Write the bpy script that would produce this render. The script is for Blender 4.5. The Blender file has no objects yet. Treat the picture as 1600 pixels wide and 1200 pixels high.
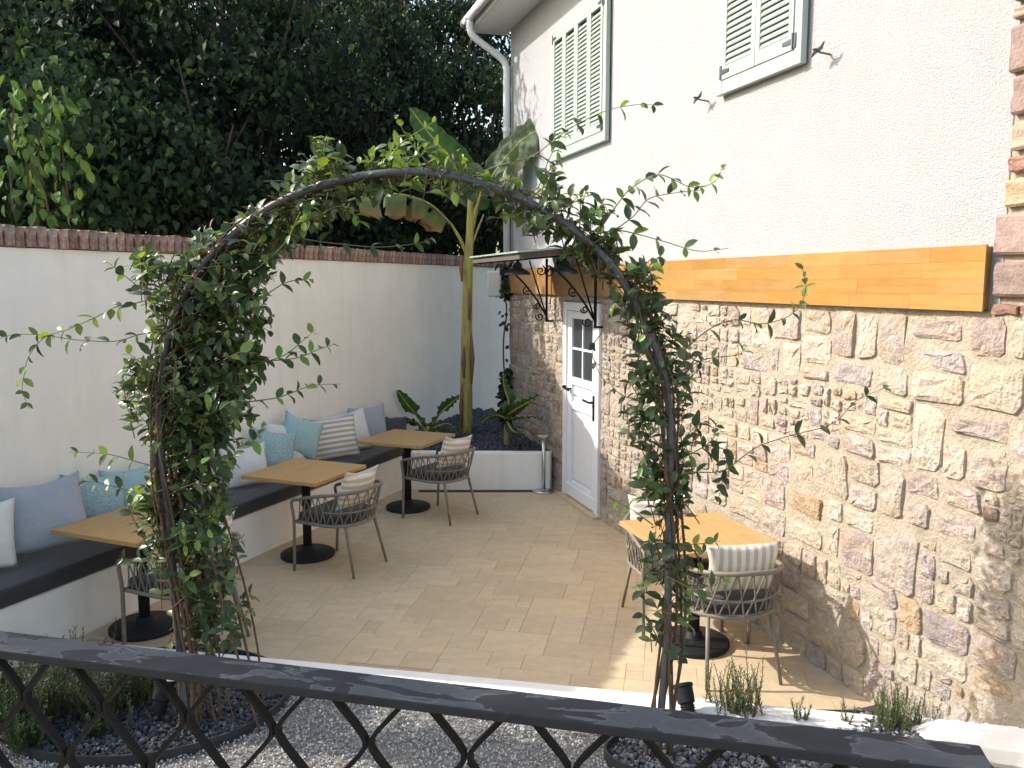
import bpy, bmesh, math, random
import numpy as np
from mathutils import Vector, Matrix

R = math.radians
random.seed(7); rng = np.random.default_rng(7)
SC = bpy.context.scene
COL = SC.collection

# ------------------------------------------------------------------ camera, sky, sun, exposure
FPX, PITCH, EYE = 1290.0, R(7.0), 2.3
cam_d = bpy.data.cameras.new('camera'); cam = bpy.data.objects.new('camera', cam_d); COL.objects.link(cam)
cam.location = (0, 0, EYE); cam.rotation_euler = (R(90) - PITCH, 0, 0)
cam_d.sensor_width = 36; cam_d.lens = 36 * FPX / 1600; cam_d.clip_start = 0.05; cam_d.clip_end = 3000
SC.camera = cam
SUN_EL = R(34.0); SUN_TRAVEL_AZ = R(101.0)            # light travels to the right, a little towards the camera
sv = Vector((math.sin(SUN_TRAVEL_AZ) * math.cos(SUN_EL), math.cos(SUN_TRAVEL_AZ) * math.cos(SUN_EL), -math.sin(SUN_EL)))
sun_d = bpy.data.lights.new('sun', 'SUN'); sun_d.energy = 2.35; sun_d.angle = R(0.5); sun_d.color = (1.0, 0.96, 0.90)
sun = bpy.data.objects.new('sun', sun_d); COL.objects.link(sun)
sun.rotation_euler = sv.to_track_quat('-Z', 'Y').to_euler(); sun.location = (-20, 8, 20)
world = bpy.data.worlds.new('World'); SC.world = world; world.use_nodes = True
wn = world.node_tree.nodes; wl = world.node_tree.links
sky = wn.new('ShaderNodeTexSky'); sky.sky_type = 'NISHITA'; sky.sun_disc = False
sky.sun_elevation = SUN_EL; sky.sun_rotation = math.atan2(-sv.x, -sv.y)
sky.dust_density = 3.0; sky.air_density = 1.4; sky.ozone_density = 0.6; sky.altitude = 0
wl.new(sky.outputs['Color'], wn['Background'].inputs['Color']); wn['Background'].inputs['Strength'].default_value = 0.15
SC.view_settings.view_transform = 'Standard'; SC.view_settings.look = 'None'
SC.view_settings.exposure = 1.33; SC.view_settings.gamma = 1.0; SC.view_settings.use_curve_mapping = False
SC.render.engine = 'CYCLES'

# ------------------------------------------------------------------ photo pixel -> direction helpers (distances come from planes)
_cp, _sp = math.cos(PITCH), math.sin(PITCH)
CAM = Vector((0, 0, EYE))
def ray(x, y):
    return Vector(((x - 800), (600 - y) * _sp + FPX * _cp, (600 - y) * _cp - FPX * _sp)).normalized()
def on_z(x, y, z=0.0):
    d = ray(x, y); return CAM + d * ((z - EYE) / d.z)
def on_plane(x, y, p, n):
    d = ray(x, y); return CAM + d * ((Vector(p) - CAM).dot(n) / d.dot(n))

# ------------------------------------------------------------------ mesh helpers
class MB:
    def __init__(s): s.v = []; s.f = []
    def add(s, vs, fs):
        o = len(s.v); s.v += [tuple(v) for v in vs]; s.f += [tuple(i + o for i in f) for f in fs]; return s
    def box(s, c, d, rz=0.0):
        x, y, z = d[0] / 2, d[1] / 2, d[2] / 2; cr, sr = math.cos(rz), math.sin(rz)
        vs = [(c[0] + a * x * cr - b * y * sr, c[1] + a * x * sr + b * y * cr, c[2] + e * z) for a in (-1, 1) for b in (-1, 1) for e in (-1, 1)]
        return s.add(vs, [(0, 1, 3, 2), (4, 6, 7, 5), (0, 4, 5, 1), (2, 3, 7, 6), (0, 2, 6, 4), (1, 5, 7, 3)])
    def bar(s, a, b, w, h, up=(0, 0, 1)):
        a, b = Vector(a), Vector(b); d = (b - a).normalized(); u = Vector(up)
        if abs(d.dot(u)) > .98: u = Vector((1, 0, 0))
        sd = d.cross(u).normalized() * w / 2; u = sd.cross(d).normalized() * h / 2
        vs = [p + i * sd + j * u for p in (a, b) for i, j in ((-1, -1), (1, -1), (1, 1), (-1, 1))]
        return s.add(vs, [(0, 3, 2, 1), (4, 5, 6, 7), (0, 1, 5, 4), (1, 2, 6, 5), (2, 3, 7, 6), (3, 0, 4, 7)])
    def tube(s, pts, r, n=6, cap=True):
        pts = [Vector(p) for p in pts]; m = len(pts)
        rs = r if isinstance(r, (list, tuple)) else [r] * m
        vs = []; prev = None
        for i, p in enumerate(pts):
            t = (pts[min(i + 1, m - 1)] - pts[max(i - 1, 0)])
            t = t.normalized() if t.length > 1e-9 else Vector((0, 0, 1))
            if prev is None:
                prev = t.cross(Vector((0, 0, 1)) if abs(t.z) < .9 else Vector((1, 0, 0)))
            prev = (prev - t * prev.dot(t)); prev = prev.normalized() if prev.length > 1e-9 else t.orthogonal().normalized()
            b = t.cross(prev)
            for k in range(n):
                a = 2 * math.pi * k / n; vs.append(p + (prev * math.cos(a) + b * math.sin(a)) * rs[i])
        fs = [(i * n + k, i * n + (k + 1) % n, (i + 1) * n + (k + 1) % n, (i + 1) * n + k) for i in range(m - 1) for k in range(n)]
        if cap: fs += [tuple(range(n - 1, -1, -1)), tuple((m - 1) * n + k for k in range(n))]
        return s.add(vs, fs)
    def lathe(s, prof, c=(0, 0, 0), n=28):
        vs = [(c[0] + r * math.cos(2 * math.pi * k / n), c[1] + r * math.sin(2 * math.pi * k / n), c[2] + z) for r, z in prof for k in range(n)]
        m = len(prof)
        fs = [(i * n + k, i * n + (k + 1) % n, (i + 1) * n + (k + 1) % n, (i + 1) * n + k) for i in range(m - 1) for k in range(n)]
        fs += [tuple(range(n - 1, -1, -1)), tuple((m - 1) * n + k for k in range(n))]
        return s.add(vs, fs)
    def prism(s, poly, z0, z1):
        n = len(poly); vs = [(p[0], p[1], z0) for p in poly] + [(p[0], p[1], z1) for p in poly]
        return s.add(vs, [tuple(range(n - 1, -1, -1)), tuple(range(n, 2 * n))] + [(i, (i + 1) % n, n + (i + 1) % n, n + i) for i in range(n)])
    def mesh(s, name):
        me = bpy.data.meshes.new(name); me.from_pydata(s.v, [], s.f); me.update(); return me
    def build(s, name, m, parent=None, smooth=False, bevel=0, auto=None, seg=2):
        me = s.mesh(name)
        if smooth: me.shade_smooth()
        return link(name, me, m, parent, bevel, seg)
def link(name, me, m, parent=None, bevel=0, seg=2):
    if m is not None and not me.materials: me.materials.append(m)
    o = bpy.data.objects.new(name, me); COL.objects.link(o); o.parent = parent
    if bevel:
        b = o.modifiers.new('bevel', 'BEVEL'); b.width = bevel; b.segments = seg; b.limit_method = 'ANGLE'; b.angle_limit = R(35)
    return o
def tag(o, label=None, cat=None, group=None, kind=None):
    if label: o['label'] = label
    if cat: o['category'] = cat
    if group: o['group'] = group
    if kind: o['kind'] = kind
    return o
def empty(name, loc=(0, 0, 0), rz=0.0, label=None, cat=None, group=None):
    o = bpy.data.objects.new(name, None); COL.objects.link(o); o.location = loc; o.rotation_euler = (0, 0, rz); o.empty_display_size = .1
    return tag(o, label, cat, group)
def copy_tree(o, parent=None):
    c = o.copy(); COL.objects.link(c); c.parent = parent
    for ch in [k for k in o.children]: copy_tree(ch, c)
    return c
def np_mesh(name, V, F, cols=None, smooth=False):
    """V (n,3), F (m,k) all faces with k corners"""
    me = bpy.data.meshes.new(name); n, (m, k) = len(V), F.shape
    me.vertices.add(n); me.vertices.foreach_set('co', V.astype(np.float32).ravel())
    me.loops.add(m * k); me.loops.foreach_set('vertex_index', F.astype(np.int32).ravel())
    me.polygons.add(m); me.polygons.foreach_set('loop_start', np.arange(0, m * k, k, dtype=np.int32))
    me.polygons.foreach_set('use_smooth', np.full(m, bool(smooth)))
    me.update(calc_edges=True)
    if cols is not None: put_col(me, cols)
    return me
def put_col(me, cols):
    a = me.color_attributes.new('Col', 'FLOAT_COLOR', 'POINT')
    c = np.ones((len(me.vertices), 4), np.float32); c[:, :3] = cols; a.data.foreach_set('color', c.ravel())
def scatter(name, bv, bf, pos, rot, scl, cols, m, parent=None, kind='stuff', smooth=False):
    """one mesh of many copies of a small shape; pos (n,3) rot (n,3,3) scl (n,) or (n,3) cols (n,3)"""
    n = len(pos); bv = np.asarray(bv, float); bf = np.asarray(bf, int)
    s = np.asarray(scl, float); s = s[:, None] if s.ndim == 1 else s
    V = np.einsum('nij,nvj->nvi', rot, bv[None] * s[:, None, :]) + pos[:, None, :]
    F = bf[None] + (np.arange(n) * len(bv))[:, None, None]
    me = np_mesh(name, V.reshape(-1, 3), F.reshape(-1, bf.shape[1]), np.repeat(cols, len(bv), axis=0), smooth)
    o = link(name, me, m, parent)
    if kind: o['kind'] = kind
    return o
def rand_rot(n):
    q = rng.normal(size=(n, 4)); q /= np.linalg.norm(q, axis=1)[:, None]; w, x, y, z = q.T
    return np.stack([np.stack([1 - 2 * (y * y + z * z), 2 * (x * y - z * w), 2 * (x * z + y * w)], -1),
                     np.stack([2 * (x * y + z * w), 1 - 2 * (x * x + z * z), 2 * (y * z - x * w)], -1),
                     np.stack([2 * (x * z - y * w), 2 * (y * z + x * w), 1 - 2 * (x * x + y * y)], -1)], 1)
def frames(ax, nm):
    """rotation matrices whose x axis is ax and whose z axis is close to nm"""
    ax = ax / (np.linalg.norm(ax, axis=1)[:, None] + 1e-9); y = np.cross(nm, ax); y /= (np.linalg.norm(y, axis=1)[:, None] + 1e-9)
    z = np.cross(ax, y); return np.stack([ax, y, z], axis=2)
def bez(pts, n):
    """smooth polyline (Catmull-Rom) through points"""
    P = [Vector(p) for p in pts]; P = [P[0] * 2 - P[1]] + P + [P[-1] * 2 - P[-2]]; out = []
    k = len(P) - 3
    for i in range(n):
        t = i / (n - 1) * k; j = min(int(t), k - 1); u = t - j; a, b, c, d = P[j:j + 4]
        out.append(.5 * ((2 * b) + (c - a) * u + (2 * a - 5 * b + 4 * c - d) * u * u + (3 * b - a - 3 * c + d) * u ** 3))
    return out

# ------------------------------------------------------------------ materials
def mat(name, base, rough=.6, var=.15, vscale=6.0, bump=0.0, bscale=40.0, spec=.4, metal=0.0, col_attr=False, rnd=0.0,
        base2=None, bdist=.01, coords='Object', fine=None, stretch=None, trans=0.0, detail=6.0, coat=0.0, sheen=0.0):
    m = bpy.data.materials.new(name); m.use_nodes = True; nt = m.node_tree; N, L = nt.nodes, nt.links
    b = N['Principled BSDF']; b.inputs['Roughness'].default_value = rough; b.inputs['Metallic'].default_value = metal
    b.inputs['Specular IOR Level'].default_value = spec
    if coat: b.inputs['Coat Weight'].default_value = coat
    if sheen: b.inputs['Sheen Weight'].default_value = sheen
    tc = N.new('ShaderNodeTexCoord'); vec = tc.outputs[coords]
    if stretch:
        mp = N.new('ShaderNodeMapping'); mp.inputs['Scale'].default_value = stretch; L.new(vec, mp.inputs['Vector']); vec = mp.outputs['Vector']
    def noise(sc, det=detail, rg=.6):
        t = N.new('ShaderNodeTexNoise'); t.inputs['Scale'].default_value = sc; t.inputs['Detail'].default_value = det; t.inputs['Roughness'].default_value = rg
        L.new(vec, t.inputs['Vector']); return t.outputs['Fac']
    if col_attr:
        a = N.new('ShaderNodeVertexColor'); a.layer_name = 'Col'; col = a.outputs['Color']
    else:
        c = N.new('ShaderNodeRGB'); c.outputs[0].default_value = (*base, 1); col = c.outputs[0]
    def mix(fac, A, B, mode='MIX'):
        x = N.new('ShaderNodeMix'); x.data_type = 'RGBA'; x.blend_type = mode
        if isinstance(fac, (int, float)): x.inputs[0].default_value = fac
        else: L.new(fac, x.inputs[0])
        for s, v in ((x.inputs[6], A), (x.inputs[7], B)):
            if isinstance(v, tuple): s.default_value = (*v, 1)
            else: L.new(v, s)
        return x.outputs[2]
    def mrange(v, a, b_, c, d):
        x = N.new('ShaderNodeMapRange'); L.new(v, x.inputs[0])
        for i, q in enumerate((a, b_, c, d)): x.inputs[i + 1].default_value = q
        return x.outputs[0]
    if base2 is not None:
        col = mix(mrange(noise(vscale), .38, .62, 0, 1), col, base2)
    if var:
        f = mrange(noise(vscale * 1.7), .3, .7, 1 - var, 1 + var)
        hsv = N.new('ShaderNodeHueSaturation'); L.new(col, hsv.inputs['Color']); L.new(f, hsv.inputs['Value']); col = hsv.outputs['Color']
    if fine:
        f = mrange(noise(fine[0], 3), .3, .7, 1 - fine[1], 1 + fine[1])
        hsv = N.new('ShaderNodeHueSaturation'); L.new(col, hsv.inputs['Color']); L.new(f, hsv.inputs['Value']); col = hsv.outputs['Color']
    if rnd:
        oi = N.new('ShaderNodeObjectInfo'); f = mrange(oi.outputs['Random'], 0, 1, 1 - rnd, 1 + rnd)
        hsv = N.new('ShaderNodeHueSaturation'); L.new(col, hsv.inputs['Color']); L.new(f, hsv.inputs['Value'])
        f2 = N.new('ShaderNodeMath'); f2.operation = 'MULTIPLY'; f2.inputs[1].default_value = 7.31; L.new(oi.outputs['Random'], f2.inputs[0])
        f3 = N.new('ShaderNodeMath'); f3.operation = 'FRACT'; L.new(f2.outputs[0], f3.inputs[0])
        L.new(mrange(f3.outputs[0], 0, 1, .5 - rnd * .03, .5 + rnd * .03), hsv.inputs['Hue'])
        L.new(mrange(f3.outputs[0], 0, 1, 1 + rnd * .6, 1 - rnd * .6), hsv.inputs['Saturation']); col = hsv.outputs['Color']
    L.new(col, b.inputs['Base Color'])
    if bump:
        bp = N.new('ShaderNodeBump'); bp.inputs['Strength'].default_value = bump; bp.inputs['Distance'].default_value = bdist
        L.new(noise(bscale, 5, .65), bp.inputs['Height']); L.new(bp.outputs['Normal'], b.inputs['Normal'])
    if trans:
        tr = N.new('ShaderNodeBsdfTranslucent'); hs = N.new('ShaderNodeHueSaturation'); hs.inputs['Value'].default_value = 1.7; hs.inputs['Hue'].default_value = .478; hs.inputs['Saturation'].default_value = 1.15
        L.new(col, hs.inputs['Color']); L.new(hs.outputs['Color'], tr.inputs['Color'])
        ms = N.new('ShaderNodeMixShader'); ms.inputs[0].default_value = trans; L.new(b.outputs[0], ms.inputs[1]); L.new(tr.outputs[0], ms.inputs[2])
        L.new(ms.outputs[0], N['Material Output'].inputs['Surface'])
    m['x'] = 0
    return m
def nodes_of(m): return m.node_tree.nodes, m.node_tree.links, m.node_tree.nodes['Principled BSDF']

M = {}
M['stucco'] = mat('white_stucco', (.53, .535, .545), .9, .03, 2.0, 1.0, 120, .2, bdist=.022, fine=(110, .09))
M['wallpaint'] = mat('white_wall_paint', (.89, .85, .785), .85, .035, 1.4, .25, 18, .2, bdist=.008, fine=(9, .015))
def streaks(m, amt):
    N, L, b = nodes_of(m); src = b.inputs['Base Color'].links[0].from_socket; tc = N.new('ShaderNodeTexCoord')
    for scl, sc, a, c in (((2.2, 2.2, .22), 3.0, amt, (.62, .57, .50)), ((1, 1, 1), 1.1, amt * .7, (.72, .69, .64))):
        mp = N.new('ShaderNodeMapping'); mp.inputs['Scale'].default_value = scl; L.new(tc.outputs['Object'], mp.inputs['Vector']); n = N.new('ShaderNodeTexNoise'); n.inputs['Scale'].default_value = sc; n.inputs['Detail'].default_value = 7; n.inputs['Roughness'].default_value = .62; L.new(mp.outputs[0], n.inputs['Vector'])
        r = N.new('ShaderNodeMapRange'); r.inputs[1].default_value = .5; r.inputs[2].default_value = .78; r.inputs[4].default_value = a; L.new(n.outputs['Fac'], r.inputs[0])
        mx = N.new('ShaderNodeMix'); mx.data_type = 'RGBA'; L.new(r.outputs[0], mx.inputs[0]); L.new(src, mx.inputs[6]); mx.inputs[7].default_value = (*c, 1); src = mx.outputs[2]
    L.new(src, b.inputs['Base Color'])
M['whitepaint'] = mat('white_render', (.82, .80, .76), .8, .05, 5, .4, 45, .25, bdist=.006)
M['mortar'] = mat('lime_mortar', (.42, .36, .28), .95, .16, 5, 1.0, 55, .15, bdist=.018, fine=(60, .10))
M['stone'] = mat('rubble_stone', (.4, .4, .4), .9, .22, 11, 1.0, 34, .2, col_attr=True, bdist=.028, fine=(70, .16), detail=8)
def stone_patches(m):
    N, L, b = nodes_of(m); src = b.inputs['Base Color'].links[0].from_socket; tc = N.new('ShaderNodeTexCoord'); oi = N.new('ShaderNodeObjectInfo'); ad = N.new('ShaderNodeVectorMath'); ad.operation = 'ADD'; L.new(tc.outputs['Object'], ad.inputs[0]); L.new(oi.outputs['Location'], ad.inputs[1])
    for sc, lo, hi, c, amt in ((7.5, .50, .66, (.48, .34, .20), .45), (11.0, .54, .68, (.53, .47, .41), .6), (15.0, .56, .70, (.38, .31, .295), .3)):
        n = N.new('ShaderNodeTexNoise'); n.inputs['Scale'].default_value = sc; n.inputs['Detail'].default_value = 6; n.inputs['Distortion'].default_value = .8; L.new(ad.outputs[0], n.inputs['Vector'])
        r = N.new('ShaderNodeMapRange'); r.inputs[1].default_value = lo; r.inputs[2].default_value = hi; r.inputs[4].default_value = amt; L.new(n.outputs['Fac'], r.inputs[0])
        mx = N.new('ShaderNodeMix'); mx.data_type = 'RGBA'; L.new(r.outputs[0], mx.inputs[0]); L.new(src, mx.inputs[6]); mx.inputs[7].default_value = (*c, 1); src = mx.outputs[2]
    L.new(src, b.inputs['Base Color'])
M['quoin'] = mat('quoin_stone', (.4, .4, .4), .9, .18, 12, .9, 45, .2, col_attr=True, bdist=.015, fine=(90, .10))
M['brick'] = mat('coping_brick', (.27, .145, .108), .92, .22, 20, .8, 80, .15, rnd=.30, base2=(.40, .315, .275), bdist=.006)
M['tile'] = mat('limestone_tile', (.555, .43, .275), .62, .08, 5, .3, 40, .3, rnd=.065, fine=(50, .05), bdist=.003)
M['grout'] = mat('sand_grout', (.46, .35, .225), .95, .12, 10, .4, 80)
M['shutter'] = mat('sage_paint', (.36, .43, .39), .45, .04, 6, .1, 60, .4)
M['doorwhite'] = mat('door_white', (.80, .81, .82), .35, .02, 4, .05, 60, .5)
M['soffit'] = mat('soffit_paint', (.70, .70, .70), .6, .04, 5)
M['pvc'] = mat('white_pvc', (.74, .76, .79), .35, .03, 4, spec=.5)
M['iron'] = mat('black_iron', (.014, .0125, .0115), .6, .2, 30, .3, 120, .12, bdist=.002)
M['cast'] = mat('black_cast', (.016, .016, .017), .62, .15, 30, .3, 150, .25, bdist=.001)
M['chairmetal'] = mat('taupe_metal', (.20, .17, .135), .5, .08, 20, .1, 150, .45)
M['rope'] = mat('taupe_rope', (.22, .185, .145), .85, .2, 90, .6, 300, .2, bdist=.002)
M['seatpad'] = mat('charcoal_fabric', (.045, .043, .045), .9, .12, 8, .5, 350, .2, bdist=.0015, sheen=.3)
M['cushion'] = mat('bench_fabric', (.040, .039, .041), .9, .16, 4, .5, 9, .2, bdist=.012, fine=(120, .10), sheen=.3)
M['chrome'] = mat('steel', (.62, .60, .57), .28, .08, 20, metal=1.0)
M['pipe'] = mat('arch_steel', (.115, .118, .124), .42, .18, 14, .2, 80, .5, metal=.35, bdist=.001)
M['stem'] = mat('vine_bark', (.13, .085, .055), .85, .3, 30, .7, 120, .2, bdist=.003)
M['youngstem'] = mat('vine_shoot', (.17, .17, .06), .6, .2, 30)
M['vleaf'] = mat('vine_leaf', (.05, .1, .03), .36, .12, 40, spec=.45, col_attr=True, trans=.22)
M['tleaf'] = mat('tree_leaf', (.05, .1, .03), .6, .15, 3, spec=.14, col_attr=True, trans=.22)
M['nleaf'] = mat('needle_leaf', (.05, .1, .03), .55, .1, 30, spec=.35, col_attr=True, trans=.2)
M['bark'] = mat('tree_bark', (.10, .075, .055), .95, .3, 9, 1, 22, .1, bdist=.03)
M['gravel'] = mat('pale_gravel', (.4, .4, .4), .85, .12, 90, .4, 160, .25, col_attr=True, bdist=.002)
M['darkgravel'] = mat('slate_gravel', (.1, .1, .1), .7, .2, 60, .5, 120, .35, col_attr=True, bdist=.003)
M['gravelbed'] = mat('gravel_bed', (.23, .215, .19), .95, .35, 60, .8, 90, .2, bdist=.01)
M['bedsoil'] = mat('bed_soil', (.06, .058, .06), .95, .35, 40, .8, 70, .2, bdist=.01)
M['soil'] = mat('garden_soil', (.13, .10, .07), .95, .3, 3, .6, 30, .1)
M['terrace'] = mat('terrace_stone', (.40, .36, .30), .8, .15, 3, .4, 40)
M['edging'] = mat('black_edging', (.035, .036, .038), .5, .15, 12, .2, 80, .4)
M['speaker'] = mat('speaker_white', (.72, .70, .66), .5, .03, 6)
M['speakergrille'] = mat('speaker_grille', (.50, .49, .46), .7, .1, 80, .5, 300)
M['lampgrey'] = mat('enamel_grey', (.11, .125, .14), .3, .08, 12, spec=.5, metal=.4)
M['glassgreen'] = mat('green_sheet', (.30, .42, .36), .35, .1, 6, spec=.5)
M['canopywood'] = mat('canopy_frame', (.10, .085, .075), .7, .2, 12, .3, 60)
M['rubber'] = mat('black_rubber', (.02, .02, .02), .8, .1, 20)
M['bananastem'] = mat('banana_stem', (.44, .36, .10), .6, .35, 7, .7, 30, .3, base2=(.31, .28, .085), stretch=(3.5, 3.5, .35), bdist=.004)
M['bananasheath'] = mat('dry_sheath', (.21, .13, .07), .9, .3, 20, .6, 50, .1, stretch=(4, 4, .6))
M['flower'] = mat('white_flower', (.82, .82, .72), .6, .05, 20)
stone_patches(M['stone'])
def glass_dark():
    m = mat('pane_glass', (.035, .04, .045), .06, .1, 2, spec=.7); return m
M['glass'] = glass_dark()
def rail_mat():
    m = mat('worn_rail_paint', (.030, .0305, .032), .6, .15, 18, .35, 60, .15, bdist=.002)
    N, L, b = nodes_of(m)
    tc = N.new('ShaderNodeTexCoord'); mp = N.new('ShaderNodeMapping'); mp.inputs['Scale'].default_value = (1.0, 2.3, 1); L.new(tc.outputs['Object'], mp.inputs['Vector'])
    n1 = N.new('ShaderNodeTexNoise'); n1.inputs['Scale'].default_value = 8.5; n1.inputs['Detail'].default_value = 5; n1.inputs['Roughness'].default_value = .55; n1.inputs['Distortion'].default_value = .6; L.new(mp.outputs[0], n1.inputs['Vector'])
    cr = N.new('ShaderNodeValToRGB'); e = cr.color_ramp.elements
    e[0].position = .50; e[0].color = (0, 0, 0, 1); e[1].position = .515; e[1].color = (1, 1, 1, 1)
    L.new(n1.outputs['Fac'], cr.inputs['Fac'])
    ed = N.new('ShaderNodeValToRGB'); q = ed.color_ramp.elements; q[0].position = .495; q[0].color = (0, 0, 0, 1); q[1].position = .512; q[1].color = (1, 1, 1, 1)
    z = q.new(.53); z.color = (0, 0, 0, 1); L.new(n1.outputs['Fac'], ed.inputs['Fac'])
    geo = N.new('ShaderNodeSeparateXYZ'); ge = N.new('ShaderNodeNewGeometry'); L.new(ge.outputs['Normal'], geo.inputs[0])
    up = N.new('ShaderNodeMath'); up.operation = 'GREATER_THAN'; up.inputs[1].default_value = .5; L.new(geo.outputs['Z'], up.inputs[0])
    ml = N.new('ShaderNodeMath'); ml.operation = 'MULTIPLY'; L.new(cr.outputs['Color'], ml.inputs[0]); L.new(up.outputs[0], ml.inputs[1])
    src = b.inputs['Base Color'].links[0].from_socket
    n2 = N.new('ShaderNodeTexNoise'); n2.inputs['Scale'].default_value = 60; L.new(tc.outputs['Object'], n2.inputs['Vector'])
    top = N.new('ShaderNodeMix'); top.data_type = 'RGBA'; L.new(n2.outputs['Fac'], top.inputs[0]); top.inputs[6].default_value = (.052, .054, .058, 1); top.inputs[7].default_value = (.085, .087, .092, 1)
    mx = N.new('ShaderNodeMix'); mx.data_type = 'RGBA'; L.new(ml.outputs[0], mx.inputs[0]); L.new(src, mx.inputs[6]); L.new(top.outputs[2], mx.inputs[7])
    ml2 = N.new('ShaderNodeMath'); ml2.operation = 'MULTIPLY'; L.new(ed.outputs['Color'], ml2.inputs[0]); L.new(up.outputs[0], ml2.inputs[1])
    mx2 = N.new('ShaderNodeMix'); mx2.data_type = 'RGBA'; L.new(ml2.outputs[0], mx2.inputs[0]); L.new(mx.outputs[2], mx2.inputs[6]); mx2.inputs[7].default_value = (.11, .112, .116, 1)
    L.new(mx2.outputs[2], b.inputs['Base Color'])
    return m
def floor_wear(m):
    N, L, b = nodes_of(m); src = b.inputs['Base Color'].links[0].from_socket; g_ = N.new('ShaderNodeNewGeometry')
    for sc, lo, hi, amt, c in ((1.3, .48, .72, .18, (.42, .33, .22)), (6.5, .60, .70, .40, (.36, .29, .205)), (2.6, .55, .8, .35, (.60, .49, .345))):
        n = N.new('ShaderNodeTexNoise'); n.inputs['Scale'].default_value = sc; n.inputs['Detail'].default_value = 8; n.inputs['Roughness'].default_value = .6; L.new(g_.outputs['Position'], n.inputs['Vector'])
        r = N.new('ShaderNodeMapRange'); r.inputs[1].default_value = lo; r.inputs[2].default_value = hi; r.inputs[4].default_value = amt; L.new(n.outputs['Fac'], r.inputs[0])
        mx = N.new('ShaderNodeMix'); mx.data_type = 'RGBA'; L.new(r.outputs[0], mx.inputs[0]); L.new(src, mx.inputs[6]); mx.inputs[7].default_value = (*c, 1); src = mx.outputs[2]
    L.new(src, b.inputs['Base Color'])
floor_wear(M['tile'])
M['rail'] = rail_mat(); streaks(M['wallpaint'], .30); streaks(M['whitepaint'], .35)
def wood(name, c1, c2, rough, rnd, axis_stretch, scale=3.0, coat=0.0):
    m = mat(name, c1, rough, .05, 8, .12, 90, .4, rnd=rnd, bdist=.002, coat=coat)
    N, L, b = nodes_of(m)
    tc = N.new('ShaderNodeTexCoord'); mp = N.new('ShaderNodeMapping'); mp.inputs['Scale'].default_value = axis_stretch; L.new(tc.outputs['Object'], mp.inputs['Vector'])
    oi = N.new('ShaderNodeObjectInfo'); cx = N.new('ShaderNodeVectorMath'); cx.operation = 'MULTIPLY_ADD'
    cb = N.new('ShaderNodeCombineXYZ'); L.new(oi.outputs['Random'], cb.inputs[0]); L.new(oi.outputs['Random'], cb.inputs[2])
    L.new(cb.outputs[0], cx.inputs[0]); cx.inputs[1].default_value = (31, 17, 23); L.new(mp.outputs[0], cx.inputs[2])
    n = N.new('ShaderNodeTexNoise'); n.inputs['Scale'].default_value = scale; n.inputs['Detail'].default_value = 7; n.inputs['Distortion'].default_value = 1.2; L.new(cx.outputs[0], n.inputs['Vector'])
    mr = N.new('ShaderNodeMapRange'); L.new(n.outputs['Fac'], mr.inputs[0]); mr.inputs[1].default_value = .42; mr.inputs[2].default_value = .72
    src = b.inputs['Base Color'].links[0].from_socket
    mx = N.new('ShaderNodeMix'); mx.data_type = 'RGBA'; mx.blend_type = 'MULTIPLY'; L.new(mr.outputs[0], mx.inputs[0]); L.new(src, mx.inputs[6]); mx.inputs[7].default_value = (*c2, 1)
    L.new(mx.outputs[2], b.inputs['Base Color']); return m
M['beam'] = wood('varnished_pine', (.365, .208, .066), (.90, .81, .66), .38, .10, (1.2, 8, 9), 2.5, .15)
M['tabletop'] = wood('oak_top', (.50, .30, .115), (.86, .78, .66), .5, .05, (1.2, 14, 14), 3.0)
def fabric(name, base, pattern=None, c2=None, period=.06):
    m = mat(name, base, .9, .05, 9, .55, 15, .15, bdist=.012, sheen=.25, fine=(160, .06))
    if pattern:
        N, L, b = nodes_of(m); src = b.inputs['Base Color'].links[0].from_socket
        tc = N.new('ShaderNodeTexCoord'); sp = N.new('ShaderNodeSeparateXYZ'); L.new(tc.outputs['Object'], sp.inputs[0])
        if pattern == 'stripe':
            a = N.new('ShaderNodeMath'); a.operation = 'MULTIPLY'; a.inputs[1].default_value = 1 / period; L.new(sp.outputs['Z'], a.inputs[0])
            f = N.new('ShaderNodeMath'); f.operation = 'FRACT'; L.new(a.outputs[0], f.inputs[0])
            cr = N.new('ShaderNodeValToRGB'); e = cr.color_ramp.elements
            e[0].position = .44; e[0].color = (0, 0, 0, 1); e[1].position = .5; e[1].color = (1, 1, 1, 1); k = e.new(.93); k.color = (1, 1, 1, 1); k = e.new(.99); k.color = (0, 0, 0, 1)
            L.new(f.outputs[0], cr.inputs['Fac']); fac = cr.outputs['Color']
        else:
            v = N.new('ShaderNodeTexVoronoi'); v.inputs['Scale'].default_value = 75; L.new(tc.outputs['Object'], v.inputs['Vector'])
            r = N.new('ShaderNodeMapRange'); r.inputs[1].default_value = .25; r.inputs[2].default_value = .6; L.new(v.outputs['Distance'], r.inputs[0]); fac = r.outputs[0]
        mx = N.new('ShaderNodeMix'); mx.data_type = 'RGBA'; L.new(fac, mx.inputs[0]); L.new(src, mx.inputs[6]); mx.inputs[7].default_value = (*c2, 1)
        L.new(mx.outputs[2], b.inputs['Base Color'])
    return m
M['f_white'] = fabric('white_linen', (.70, .685, .66)); M['f_grey'] = fabric('grey_linen', (.37, .39, .43)); M['f_teal'] = fabric('teal_linen', (.33, .49, .505))
M['f_knit'] = fabric('teal_knit', (.42, .535, .55), 'dots', (.27, .40, .42)); M['f_char'] = fabric('charcoal_linen', (.07, .07, .078))
M['f_stripe'] = fabric('striped_linen', (.74, .70, .63), 'stripe', (.44, .375, .30), .052); M['f_stripe2'] = fabric('fine_striped_linen', (.76, .72, .65), 'stripe', (.55, .46, .36), .050)
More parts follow.
